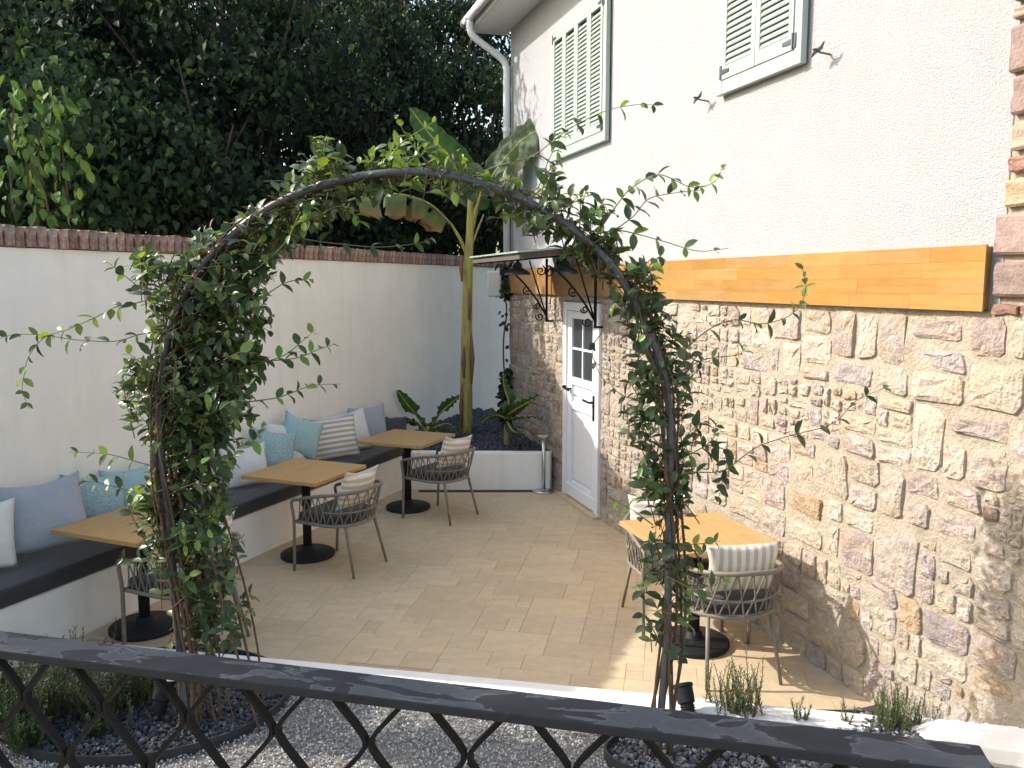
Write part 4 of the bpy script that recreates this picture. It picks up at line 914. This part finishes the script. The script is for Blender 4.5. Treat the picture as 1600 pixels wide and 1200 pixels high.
    for s in range(3):
        sel = rest[rest % 3 == s]
        if len(sel) == 0: continue
        bv = shapes[s]; vv = np.einsum('nij,nvj->nvi', RM[sel], bv[None] * SZ[sel][:, None, None]) + P[sel][:, None]
        base = sum(len(q) for q in V); V.append(vv.reshape(-1, 3)); F.append((np.array(LEAF_F)[None] + (np.arange(len(sel)) * len(bv))[:, None, None]).reshape(-1, 3) + base); Cc.append(np.repeat(CL[sel], len(bv), axis=0))
    o = link('foliage', np_mesh('foliage', np.concatenate(V), np.concatenate(F), np.concatenate(Cc), True), M['vleaf'], root); o['kind'] = 'stuff'
    print(name, 'leaves', len(P))
    return root
POLY_L = [([(335, 345), (405, 318), (455, 345), (470, 400), (440, 440), (430, 500), (425, 560), (400, 610), (400, 660), (375, 700), (375, 790), (385, 840), (300, 850), (235, 835), (195, 795), (225, 745), (240, 690), (220, 655), (178, 615), (195, 560), (250, 545), (235, 500), (250, 465), (205, 435), (210, 388), (265, 380), (300, 375)], 1.0, .12, .13), ([(300, 850), (385, 840), (388, 905), (400, 950), (385, 985), (350, 1010), (300, 1000), (280, 960), (250, 905), (225, 880), (235, 840)], .55, .08, .12),  # share of young leaf colour here also paints in sunlit highlights
          ([(265, 400), (400, 360), (420, 480), (400, 640), (330, 700), (280, 640), (270, 500)], .75, .05, .15)]
POLY_TL = [([(400, 335), (450, 300), (520, 275), (600, 262), (650, 285), (640, 305), (590, 315), (545, 335), (520, 350), (470, 370), (420, 375)], .85, .22, .11),
           ([(470, 240), (500, 210), (535, 235), (545, 275), (480, 290)], .9, .18, .07),
           ([(560, 250), (610, 215), (660, 225), (730, 250), (760, 280), (690, 300), (600, 275)], .62, .85, .09)]
POLY_TR = [([(760, 270), (830, 290), (880, 300), (930, 290), (960, 320), (940, 380), (900, 400), (860, 375), (800, 340), (720, 320), (700, 300)], .72, .3, .12),
           ([(845, 250), (880, 240), (880, 300), (850, 300)], .6, .2, .06)]
POLY_R = [([(890, 370), (950, 340), (985, 390), (1040, 400), (1060, 450), (1045, 480), (1085, 530), (1110, 560), (1080, 600), (1075, 640), (1115, 650), (1110, 690), (1085, 700), (1080, 740), (1060, 790), (1085, 840), (1110, 870), (1080, 905), (1085, 950), (1065, 985), (1015, 975), (1000, 930), (985, 890), (1010, 860), (1005, 800), (1010, 750), (985, 690), (965, 655), (985, 610), (970, 560), (985, 510), (955, 470), (930, 430)], .50, .10, .12),
          ([(940, 380), (1030, 420), (1060, 520), (1070, 640), (1000, 640), (985, 520)], .28, .08, .12)]
TL = [([(270, 470), (228, 455), (196, 432), (178, 417), (165, 408)], .6, 0, -.1, 1), ([(262, 462), (205, 475), (180, 480), (140, 500), (105, 515), (70, 527), (46, 555), (39, 580), (35, 610), (45, 638)], .35, 0, -.2, .8),
      ([(262, 515), (220, 522), (180, 533), (120, 531), (70, 524), (20, 523), (-12, 534)], .15, 0, -.15, .8), ([(262, 600), (225, 570), (195, 548)], .25, 0, -.1, 1.2), ([(262, 735), (215, 722), (180, 712), (150, 708), (108, 706)], .35, 0, -.15, .9),
      ([(258, 778), (215, 770), (170, 758), (128, 750)], .35, 0, -.15, 1.2), ([(250, 872), (215, 878), (186, 868)], .2, 0, -.2, 1.2), ([(390, 480), (440, 445), (470, 437), (488, 436)], .6, .05, .1, 1),
      ([(380, 575), (440, 557), (470, 535), (492, 515)], .2, .05, .15, .9), ([(390, 565), (460, 560), (500, 545), (526, 537)], .4, .05, .2, 1), ([(370, 630), (430, 622), (460, 612), (490, 602), (532, 600)], .4, .05, .2, .9), ([(370, 700), (400, 685), (412, 660)], .8, 0, 0, 1.2),
      ([(440, 360), (480, 374), (530, 381), (590, 386), (640, 382), (665, 377), (676, 370)], .5, .02, .15, .7), ([(470, 330), (450, 372), (432, 393), (400, 420), (372, 430)], .6, -.05, -.1, .5),
      ([(530, 290), (507, 245), (511, 211)], .4, 0, -.05, 1.5), ([(500, 285), (485, 255), (470, 237)], .3, 0, -.05, 1.4), ([(430, 318), (400, 345), (450, 300), (470, 283)], .4, 0, 0, .8)]
TT = [([(700, 280), (655, 240), (632, 207), (617, 176)], .9, 0, -.05, 1), ([(600, 262), (625, 226), (655, 205), (682, 188)], .9, 0, -.05, 1.1), ([(740, 285), (700, 245), (668, 222), (640, 215)], .9, 0, .05, 1.1), ([(560, 330), (530, 322), (500, 335), (460, 352)], .5, 0, -.1, .8), ([(530, 325), (555, 335), (565, 350)], 1., 0, 0, 1)]
TR = [([(690, 300), (770, 262), (830, 245), (870, 215), (900, 195), (950, 172), (1000, 163), (1029, 165)], .35, 0, -.15, .6), ([(860, 310), (852, 270), (862, 240), (880, 205)], .35, 0, -.05, 1), ([(930, 370), (970, 312), (992, 290), (1030, 273), (1080, 292), (1116, 284), (1132, 256)], .35, 0, -.15, 1),
      ([(920, 385), (985, 342), (1012, 312), (1050, 302), (1095, 297)], .3, 0, -.1, .9), ([(935, 365), (965, 360), (1000, 367), (1040, 378), (1090, 392), (1138, 388)], .4, 0, -.1, .6), ([(1045, 570), (1100, 520), (1145, 500), (1190, 506), (1232, 494), (1254, 470), (1259, 440), (1252, 415)], .25, 0, -.15, 1),
      ([(1045, 590), (1100, 562), (1150, 555), (1165, 545)], .3, 0, -.05, .8), ([(1050, 745), (1080, 738), (1130, 735), (1180, 700), (1230, 682), (1300, 662), (1340, 625), (1396, 601)], .15, 0, -.2, .75), ([(1060, 720), (1110, 690), (1120, 660)], .2, 0, 0, 1.2), ([(1050, 850), (1090, 850), (1125, 845)], .6, 0, -.1, 1.1),
      ([(1030, 620), (985, 622), (960, 608), (948, 585)], .3, 0, 0, 1), ([(1020, 820), (985, 795), (952, 780)], .8, 0, 0, .9), ([(1075, 690), (1135, 705), (1130, 745), (1122, 782)], .1, 0, 0, 1.5), ([(1040, 900), (1090, 920), (1140, 905)], .5, -.05, -.15, 1), ([(1030, 1000), (1005, 960), (1010, 990)], .1, 0, -.05, .8), ([(940, 520), (925, 545), (935, 580), (950, 600)], .3, .1, .1, .7)]
TW = 1 / 150.0
vine('climbing_jasmine', 'dense climbing jasmine covering the bench side leg of the arch', (0, 50), POLY_L + POLY_TL, TL + TT, 16, 11, TW, (-.06, .34), .12)
vine('climbing_jasmine', 'sparser climbing jasmine winding up the house side leg of the arch', (44, 90), POLY_R + POLY_TR, TR, 7, 23, TW, (-.03, .08), .03)

# banana plants
def banana_leaf(path, width, seed, droop=.25, torn=0, col=(.06, .13, .035), edge=None, roll=0.0, n=22):
    r_ = random.Random(seed); P = bez(path, n); V, F, C_ = [], [], []
    for i, p in enumerate(P):
        t = i / (n - 1); d = (P[min(i + 1, n - 1)] - P[max(i - 1, 0)]).normalized(); sd = d.cross(Vector((0, 0, 1))); sd = sd.normalized() if sd.length > .05 else Vector((1, 0, 0)); sd = Matrix.Rotation(roll, 3, d) @ sd; u = sd.cross(d).normalized()
        w = width * (math.sin(math.pi * min(1, .06 + t * .94) ** .75)) ** .65 * (1 - .12 * math.sin(9 * t + seed)) if t > .01 else .01
        for k, a in enumerate((-1, -.66, -.33, 0, .33, .66, 1)):
            tear = (r_.uniform(-.03, .03) if torn and abs(a) == 1 else 0)
            q = p + sd * (a * w / 2 * (1 + (r_.uniform(-.25, .1) if torn and abs(a) == 1 else 0))) + u * (abs(a) ** 1.0 * .10 * w - droop * w * a * a + .022 * math.sin(i * 2.3) * abs(a)) + d * tear
            V.append(q[:]); c = np.array(col) * (1 + .18 * math.sin(i * 2.4 + k)) * (1.25 if a == 0 else 1)
            if edge is not None and abs(a) > .9: c = np.array(edge) * r_.uniform(.7, 1.2)
            C_.append(c)
    for i in range(n - 1):
        for k in range(6):
            if torn and k in (0, 5, 1, 4) and (i % 4 == 0) and r_.random() < torn: continue
            F.append((i * 7 + k, i * 7 + k + 1, (i + 1) * 7 + k + 1, (i + 1) * 7 + k))
    me = np_mesh('leaf', np.array(V), np.array(F), np.array(C_), True); return me, P
def banana(base, label, leaves, stem_pts, stem_r, tall=False):
    root = empty('banana_plant', base, 0, label, 'banana plant'); B = Vector(base)
    MB().tube(bez([Vector(p) - B for p in stem_pts], 24), [stem_r[0] + (stem_r[1] - stem_r[0]) * i / 23 + random.uniform(-.002, .002) for i in range(24)], 14).build('stem', M['bananastem'], root, True)
    for i, kw in enumerate(leaves):
        pth = [Vector(p) - B for p in kw.pop('path')]; pet = kw.pop('petiole', None)
        me, P = banana_leaf(pth, seed=i + 3, **kw); lf = link('leaf', me, M['bleaf'], root)
        MB().tube(([Vector(p) - B for p in pet] if pet else []) + P, [.022] * (len(pet) if pet else 0) + [.013 * (1 - .8 * k / len(P)) + .002 for k in range(len(P))], 7, False).build('midrib', M['bananastem'], lf, True)
    return root
def at(x, y, Y): d = ray(x, y); return CAM + d * (Y / d.y)
YB = 10.3
tall = banana(tuple(at(728, 672, YB)), 'tall banana plant with yellow stem rising above the garden wall', [
    dict(path=[at(738, 300, 10.25), at(700, 245, 10.2), at(668, 205, 10.2), at(640, 168, 10.2)], width=.50, droop=.12, col=(.06, .125, .045), petiole=[at(735, 340, 10.3)], roll=.9),
    dict(path=[at(752, 300, 10.2), at(800, 235, 10.0), at(840, 205, 9.8), at(885, 205, 9.6)], width=.70, droop=.16, torn=.0, col=(.035, .075, .025), edge=(.12, .10, .05), petiole=[at(738, 345, 10.3)], roll=1.1),
    dict(path=[at(705, 350, 10.2), at(670, 318, 10.1), at(620, 303, 10.0), at(560, 308, 9.95), at(510, 328, 9.9)], width=.34, droop=.95, torn=.8, col=(.10, .14, .045), edge=(.26, .17, .07), petiole=[at(728, 395, 10.3), at(720, 375, 10.25)]),
    dict(path=[at(745, 330, 10.35), at(742, 290, 10.4), at(720, 255, 10.6), at(700, 225, 10.9)], width=.50, droop=.2, col=(.06, .13, .045), petiole=[at(736, 370, 10.3)], roll=.4)],
    [at(728, 676, YB) + Vector((0, 0, -.05)), at(729, 560, YB), at(731, 430, YB), at(735, 345, YB), at(736, 275, YB)], (.085, .035))
for k, (x, y0, y1, sx) in enumerate(((737, 520, 600, .06), (722, 600, 670, -.06), (722, 400, 440, -.05), (733, 450, 500, .04), (725, 540, 590, -.04))):
    a, b_ = at(x, y0, YB - .08), at(x, y1, YB - .09); B = Vector(tall.location)
    MB().tube([a - B, (a + b_) / 2 - B + Vector((sx * .2, 0, 0)), b_ - B], [.006, .03, .012], 6).build('dry_sheath', M['bananasheath'], tall, True)
MB().tube(bez([at(732, 400, YB) - Vector(tall.location), at(742, 370, YB) - Vector(tall.location), at(756, 335, 10.2) - Vector(tall.location)], 8), [.03, .022, .014, .013, .013, .012, .010, .008], 8).build('petiole', M['bananastem'], tall, True)
sm1 = on_z(668, 690, PLz)
banana(tuple(sm1), 'small banana plant behind the end of the bench', [
    dict(path=[sm1 + Vector((0, 0, .12)), at(650, 648, 10.0), at(635, 630, 9.9), at(620, 609, 9.8)], width=.20, droop=-.1, col=(.05, .115, .03), roll=.8),
    dict(path=[sm1 + Vector((.02, 0, .12)), at(686, 648, 9.9), at(705, 630, 9.9), at(720, 618, 9.9)], width=.20, droop=-.05, col=(.045, .105, .03), roll=-.7),
    dict(path=[sm1 + Vector((0, 0, .10)), at(650, 660, 9.8), at(620, 655, 9.7), at(585, 654, 9.7)], width=.19, droop=.2, col=(.04, .095, .028), roll=.5),
    dict(path=[sm1 + Vector((0, 0, .10)), at(680, 668, 9.6), at(700, 662, 9.6), at(712, 672, 9.6)], width=.18, droop=.2, col=(.04, .09, .028))],
    [sm1 + Vector((0, 0, -.05)), sm1 + Vector((0, 0, .08)), sm1 + Vector((.01, 0, .18))], (.04, .025))
sm2 = on_z(791, 692, PLz)
banana(tuple(sm2), 'small banana plant beside the ashtray stand', [
    dict(path=[sm2 + Vector((0, 0, .34)), at(795, 630, 9.5), at(788, 605, 9.55), at(786, 582, 9.6)], width=.15, droop=-.3, col=(.07, .14, .045), roll=1.2),
    dict(path=[sm2 + Vector((0, 0, .32)), at(805, 640, 9.4), at(822, 630, 9.3), at(843, 618, 9.3)], width=.17, droop=.0, col=(.05, .11, .03), roll=-.6),
    dict(path=[sm2 + Vector((0, 0, .30)), at(775, 648, 9.5), at(762, 652, 9.4), at(752, 661, 9.4)], width=.16, droop=.1, col=(.05, .11, .03), roll=.5),
    dict(path=[sm2 + Vector((0, 0, .28)), at(815, 652, 9.3), at(832, 650, 9.2), at(849, 654, 9.2)], width=.14, droop=.15, col=(.035, .08, .025)),
    dict(path=[sm2 + Vector((0, 0, .28)), at(800, 672, 9.2), at(812, 678, 9.2), at(818, 684, 9.2)], width=.12, droop=.15, col=(.035, .08, .025))],
    [sm2 + Vector((0, 0, -.05)), sm2 + Vector((0, 0, .2)), sm2 + Vector((.01, 0, .38))], (.035, .02))
# ivy on the far house corner
def ivy():
    root = empty('ivy', hw(.02, -.06, 0.4), 0, 'dark ivy hanging down the far house corner', 'ivy'); B = Vector(root.location); n = 330
    zz = np.concatenate([rng.uniform(2.1, 2.55, 90), rng.uniform(.5, 1.2, 230), rng.uniform(1.25, 1.95, 10)]); pos = np.array([hw(rng.normal(.05, .06), -rng.uniform(.02, .14), z)[:] for z in zz]) - np.array(B[:])
    ax = rng.normal(size=(n, 3)) * .6 + np.array([0, -.3, -.8]); nm = rng.normal(size=(n, 3)) * .5 + np.array([-.2, -1, .4])
    scatter('foliage', leaf_shape(.8, .1), LEAF_F, pos, frames(ax, nm), rng.uniform(.05, .10, n), pick([(.022, .036, .018), (.03, .045, .02), (.018, .03, .016)], n), M['vleaf'], root)
    MB().tube(bez([hw(.03, -.08, z) - B + Vector((random.uniform(-.03, .03), 0, 0)) for z in np.linspace(.35, 2.9, 9)], 24), .012, 6).build('stem', M['stem'], root, True)
ivy()
# rosemary and lavender
def needle_bush(name, pos, label, h, w, nst, seed, cols, cat='shrub', group=None, nl=34, ln=.022, upright=.75):
    r_ = np.random.default_rng(seed); root = empty(name, pos, 0, label, cat, group); st = MB(); P, A, N_, S = [], [], [], []
    for s in range(nst):
        a = r_.uniform(0, 6.28); lean = r_.uniform(0, 1) ** .7 * (1 - upright) * 1.6; hh = h * r_.uniform(.5, 1.0); b = Vector((r_.normal(0, w * .25), r_.normal(0, w * .25), 0)); d = Vector((math.cos(a) * lean, math.sin(a) * lean, 1)).normalized()
        pth = bez([b, b + d * hh * .5 + Vector((r_.normal(0, .01), r_.normal(0, .01), 0)), b + d * hh + Vector((0, 0, .02))], 8); st.tube(pth, [.003 * (1 - .1 * i) for i in range(8)], 4, False)
        for k in range(nl):
            t = .12 + .88 * k / nl; q = t * 7; j = min(int(q), 6); p = pth[j].lerp(pth[j + 1], q - j); az = k * 2.4 + r_.uniform(-.4, .4)
            P.append(p[:]); A.append((math.cos(az) + d.x * .9, math.sin(az) + d.y * .9, .75 + r_.uniform(-.2, .5))); N_.append((-math.cos(az) * .6, -math.sin(az) * .6, 1)); S.append(ln * r_.uniform(.7, 1.2) * (1 - .35 * t))
    P, A, N_, S = map(np.array, (P, A, N_, S)); bv = np.array([(0, -.07, 0), (0, .07, 0), (.55, .115, .02), (1, 0, 0), (.55, -.115, .02)]); bf = np.array([(0, 4, 2), (0, 2, 1), (4, 3, 2)])
    scatter('foliage', bv, bf, P, frames(A, N_), S, pick(cols, len(P), .25), M['nleaf'], root); st.build('stems', M['stem'], root)['kind'] = 'stuff'
    return root
RC = [(.085, .13, .055), (.11, .16, .065), (.06, .10, .042), (.14, .20, .085)]
GC = [(.06, .10, .035), (.085, .13, .04), (.045, .08, .03)]
for i, (px, h, w, n, lab) in enumerate((((1150, 1118), .31, .30, 46, 'tall rosemary bush beside the spotlight'), ((1400, 1150), .27, .24, 44, 'compact rosemary bush in front of the stone wall fillet'), ((1492, 1165), .25, .10, 7, 'thin rosemary sprigs between the compact bush and the railing end'),
                                ((1546, 1196), .34, .10, 11, 'upright rosemary stalks beside the railing end'), ((1255, 1135), .15, .09, 5, 'short rosemary sprigs between the two rosemary bushes'), ((1322, 1140), .14, .06, 3, 'single short rosemary sprig on the white kerb side of the bed'))):
    needle_bush('rosemary', on_z(*px, .02), lab, h, w, n, 30 + i, RC, 'rosemary', 'rosemary plants in the bed by the stone wall', 64, .027)
for i, (px, h, w, n, lab, cl_) in enumerate((((40, 1150), .34, .30, 70, 'bushy green lavender at the edge of the round bed', GC), ((95, 1120), .42, .34, 80, 'large bushy lavender in the middle of the round bed', GC), ((165, 1120), .40, .28, 60, 'tall lavender with a dark flower spike in the round bed', GC),
                                      ((50, 1168), .16, .14, 26, 'low pale green thyme tuft against the black edging', RC), ((215, 1100), .30, .18, 30, 'loose lavender tuft beside the left spotlight', GC), ((5, 1105), .36, .3, 50, 'lavender clump at the wall side of the round bed', GC), ((160, 1150), .12, .10, 16, 'low lavender seedling in front of the spotlight', GC))):
    p = on_z(*px, .02); p.y = min(p.y, 4.75); needle_bush('lavender', p, lab, h, w, n, 60 + i, cl_, 'lavender', 'herbs in the round bed', 60, .032, .6)

# ------------------------------------------------------------------ trees behind the garden wall
TL_V = np.array([(0, 0, 0), (.24, .33, .07), (.60, .22, .03), (1.0, 0, -.16), (.60, -.22, .03), (.24, -.33, .07), (.45, 0, -.05)]); TL_F = np.array([(0, 6, 1), (1, 6, 2), (2, 6, 3), (0, 5, 6), (5, 4, 6), (4, 3, 6)])
def light_ok(P):
    """keeps low crowns near the wall below the sun rays that reach the sunlit house front"""
    wx = WP.x + (P[:, 1] - WP.y) * (WX.x / WX.y); return P[:, 2] < 2.62 + .66 * np.clip(wx - P[:, 0], 0, 99)
def tree(base, crown, rad, nclump, nleaf, size, seed, cols, label, prune=False, group='trees behind the garden wall', zmin=1.6, name='mulberry_tree', clump=.42):
    r_ = np.random.default_rng(seed); root = empty(name, base, 0, label, 'tree', group); B = np.array(base); c = np.array(crown); rad = np.array(rad)
    d = r_.normal(size=(nclump, 3)); d /= np.linalg.norm(d, axis=1)[:, None]; cc = c + d * rad * (r_.uniform(.15, 1, (nclump, 1)) ** .55); cc = cc[cc[:, 2] > zmin]
    trunk = MB(); h = crown[2]; tp = bez([(0, 0, -.1), (.06, .03, h * .3), (-.05, .05, h * .6), ((c - B)[0] * .9, (c - B)[1] * .9, h)], 14); trunk.tube(tp, [.16 * (1 - .75 * i / 13) + .02 for i in range(14)], 10)
    for k in range(0, len(cc), max(1, len(cc) // 22)):
        s = tp[int(r_.integers(5, 13))]; e = Vector(cc[k] - B); m_ = (s + e) / 2 + Vector((0, 0, .25)); trunk.tube(bez([s, m_, e], 7), [.05, .045, .035, .028, .02, .014, .008], 6, False)
    trunk.build('trunk', M['bark'], root, True)
    nleaf = int(nleaf * 1.05); ids = r_.integers(0, len(cc), nleaf); P = cc[ids] + r_.normal(size=(nleaf, 3)) * clump * np.array([.62, .62, .5])
    if prune: P = P[light_ok(P)]
    n = len(P); A = r_.normal(size=(n, 3)) * .55 + np.array([0, 0, -.75]); N_ = r_.normal(size=(n, 3)) * .55 + np.array([0, 0, .7]) + (P - c) / rad * .7
    tint = r_.uniform(.75, 1.2, len(cc))[ids[:0]] if False else 1.0
    C_ = pick(cols, n, .25); painted_lit = r_.random(n) < .07; C_[painted_lit] = C_[painted_lit] * np.array([3.0, 2.9, 1.6])  # some leaves at random get a brighter colour to look sunlit
    scatter('crown', TL_V, TL_F, P - B, frames(A, N_), size * r_.uniform(.45, 1.15, n), C_, M['tleaf'], root, 'stuff', True)
    return root
DK = [(.020, .034, .020), (.026, .042, .022), (.016, .030, .018), (.032, .052, .024)]; MD = [(.030, .055, .024), (.04, .07, .027), (.024, .044, .021)]
TLAB = 'dense dark leafy tree rising behind the garden wall'
trees = [((-5.3, 9.6, 0), (-5.3, 9.5, 3.6), (1.7, 1.5, 1.9), 46, 9000, .135, MD, True), ((-6.9, 10.9, 0), (-6.8, 10.9, 4.2), (1.6, 1.5, 2.2), 46, 9000, .135, MD, True), ((-3.9, 10.9, 0), (-3.9, 10.9, 3.6), (1.5, 1.2, 1.7), 44, 9500, .13, DK, True),
         ((-4.1, 12.1, 0), (-4.1, 11.75, 5.9), (1.9, 1.15, 1.8), 44, 9500, .135, DK, False), ((-2.4, 13.3, 0), (-2.5, 13.3, 4.2), (1.8, 1.1, 2.6), 56, 13000, .135, DK, False), ((-.6, 15.6, 0), (-.7, 15.4, 4.6), (2.1, 1.6, 3.2), 56, 13000, .14, DK, False),
         ((-8.6, 13.6, 0), (-8.5, 13.6, 4.4), (2.2, 1.8, 3.2), 60, 12000, .14, MD, False), ((-5.9, 14.6, 0), (-5.9, 14.5, 4.8), (2.2, 1.8, 3.3), 60, 13000, .14, DK, False), ((-3.4, 16.6, 0), (-3.4, 16.6, 5.2), (2.4, 1.8, 3.8), 60, 13000, .145, DK, False), ((-11.2, 17.0, 0), (-11.2, 17.0, 5.0), (2.8, 2.0, 3.8), 60, 11000, .15, MD, False), ((-7.6, 18.5, 0), (-7.6, 18.5, 5.5), (2.8, 2.0, 4.2), 60, 12000, .15, DK, False)]
trees += [((-1.6, 18.6, 0), (-1.6, 18.4, 6.2), (2.0, 1.6, 4.4), 60, 12000, .15, DK, False), ((.9, 19.0, 0), (.9, 19.0, 6.4), (2.2, 1.6, 4.4), 60, 11000, .15, DK, False), ((-5.2, 20.5, 0), (-5.2, 20.5, 6.6), (2.6, 1.6, 4.8), 60, 11000, .16, DK, False),
          ((-8.9, 9.7, 0), (-8.9, 9.7, 4.3), (1.7, 2.0, 3.0), 60, 9000, .15, MD, True), ((-8.2, 11.9, 0), (-8.2, 11.9, 4.6), (1.5, 1.5, 3.4), 60, 9000, .15, MD, True), ((-6.6, 12.6, 0), (-6.6, 12.6, 5.6), (1.4, 1.3, 2.9), 50, 9000, .14, DK, False)]
LAB = {0: 'leafy tree with drooping branches coloured pale as if sunlit above the garden wall', 4: 'dark leafy tree directly behind the tall banana plant', 5: 'dark leafy tree beside the white downpipe of the house'}
for i, (b, c, rd, nc, nl, sz, cols, pr) in enumerate(trees): tree(b, c, rd, nc, nl, sz, 400 + i, cols, LAB.get(i, TLAB), pr, zmin=1.4)
# tree and shrub added out of view to shade the terrace and the near gravel
tree((-5.0, 1.2, 0), (-4.9, 1.15, 4.5), (1.6, 1.35, 2.0), 50, 9000, .14, 500, MD, 'unseen leafy tree added to shade the raised terrace', False, None, 2.2)
tree((-4.7, 3.75, 0), (-4.7, 3.7, 1.45), (.6, .75, 1.3), 40, 5000, .11, 501, MD, 'unseen rounded shrub added to shade the near gravel', False, None, .2, 'added_shade_shrub', .28)
# drooping branch over the wall at the left, sunlight painted in as paler leaf colours
def sunny_branch():
    root = [o for o in COL.objects if o.name.startswith('mulberry_tree')][0]; B = Vector(root.location); br = MB(); lm = [np_mesh('leaf', leaf_shape(.62, .15) * .6, np.array(LEAF_F), np.tile(np.array(c), (10, 1)), True) for c in ((.085, .16, .04), (.05, .10, .03), (.13, .23, .05))]
    for m_ in lm: m_.materials.append(M['tleaf'])
    for (pth, Y) in (([(20, 330), (15, 230), (25, 150), (32, 118)], 7.3), ([(75, 330), (60, 240), (70, 170), (88, 136)], 7.5), ([(110, 340), (100, 260), (92, 200), (75, 160)], 7.6), ([(45, 300), (40, 250), (20, 200), (10, 170)], 7.4)):
        P = bez([at(x, y, Y + .25 * (1 - i / 3)) for i, (x, y) in enumerate(pth)], 18); br.tube([p - B for p in P], [.012 * (1 - .05 * i) for i in range(18)], 5, False)
        for k in range(44):
            p = P[random.randrange(1, 18)] + Vector((random.uniform(-.14, .14), random.uniform(-.15, .15), random.uniform(-.10, .06)))
            ax = np.array([[random.uniform(-.5, .5), random.uniform(-.6, .4), random.uniform(-1.2, -.2)]]); nm = np.array([[random.uniform(-.6, .2), random.uniform(-.9, 0), .5]]); Rm = frames(ax, nm)[0] * random.uniform(.11, .25)
            o = bpy.data.objects.new('leaf', random.choice(lm)); COL.objects.link(o); o.parent = root; o.matrix_local = Matrix([[*Rm[a], (p - B)[a]] for a in range(3)] + [[0, 0, 0, 1]])
    br.build('branch', M['bark'], root, True)
sunny_branch()

# ------------------------------------------------------------------ iron railing in front
RA, RB = Vector((-1.75, 1.575, 0)), Vector((.612, 1.012, 0)); RD = (RB - RA).normalized(); RL = (RB - RA).length; RRZ = math.atan2(RD.y, RD.x)
rail = empty('iron_railing', (RA.x, RA.y, .70), RRZ, 'black wrought iron railing with wavy lattice bars and a worn flat handrail', 'railing')
hr = MB().box((RL / 2, -.030, .992), (RL, .066, .016)).build('handrail', M['rail'], rail, bevel=.003)
MB().box((RL / 2, -.03, .9815), (RL - .02, .022, .006)).build('rail_bar', M['iron'], rail)
MB().box((RL / 2, -.03, .06), (RL - .02, .03, .016)).build('bottom_bar', M['iron'], rail)
for x in (.02, RL - .02): MB().box((x, -.03, .49), (.03, .03, .96)).build('post', M['iron'], rail)
per = .156; A_ = per / 4 - .0035; zn = .906; half = .098
off0 = (on_z(150, 1090, 1.575) - RA).dot(RD); k0 = off0 % per
nb = int(RL / (per / 2)) + 1
for k in range(nb):
    xc = k0 - per * 1.0 + per / 4 + k * per / 2
    if xc < .06 or xc > RL - .06: continue
    sg = 1 if k % 2 else -1; pts = []
    for i in range(70):
        z = .978 - .91 * i / 69; ph = math.pi * (z - zn) / half; pts.append((xc + sg * -A_ * math.asin(.93 * math.cos(ph)) / math.asin(.93), z))
    b = MB(); vs = []; w = .0034; dp = .0065
    for i, (x, z) in enumerate(pts):
        a = pts[max(i - 1, 0)]; c = pts[min(i + 1, 69)]; t = Vector((c[0] - a[0], 0, c[1] - a[1])).normalized(); nn = Vector((t.z, 0, -t.x)) * w
        vs += [(x - nn.x, -.03 - dp, z - nn.z), (x + nn.x, -.03 - dp, z + nn.z), (x + nn.x, -.03 + dp, z + nn.z), (x - nn.x, -.03 + dp, z - nn.z)]
    fs = [(i * 4 + q, i * 4 + (q + 1) % 4, i * 4 + 4 + (q + 1) % 4, i * 4 + 4 + q) for i in range(69) for q in range(4)] + [(3, 2, 1, 0), (276, 277, 278, 279)]
    b.add(vs, fs).build('lattice_bar', M['iron'], rail)
print('objects', len(COL.objects), 'tris', sum(len(m.polygons) * m.users for m in bpy.data.meshes))
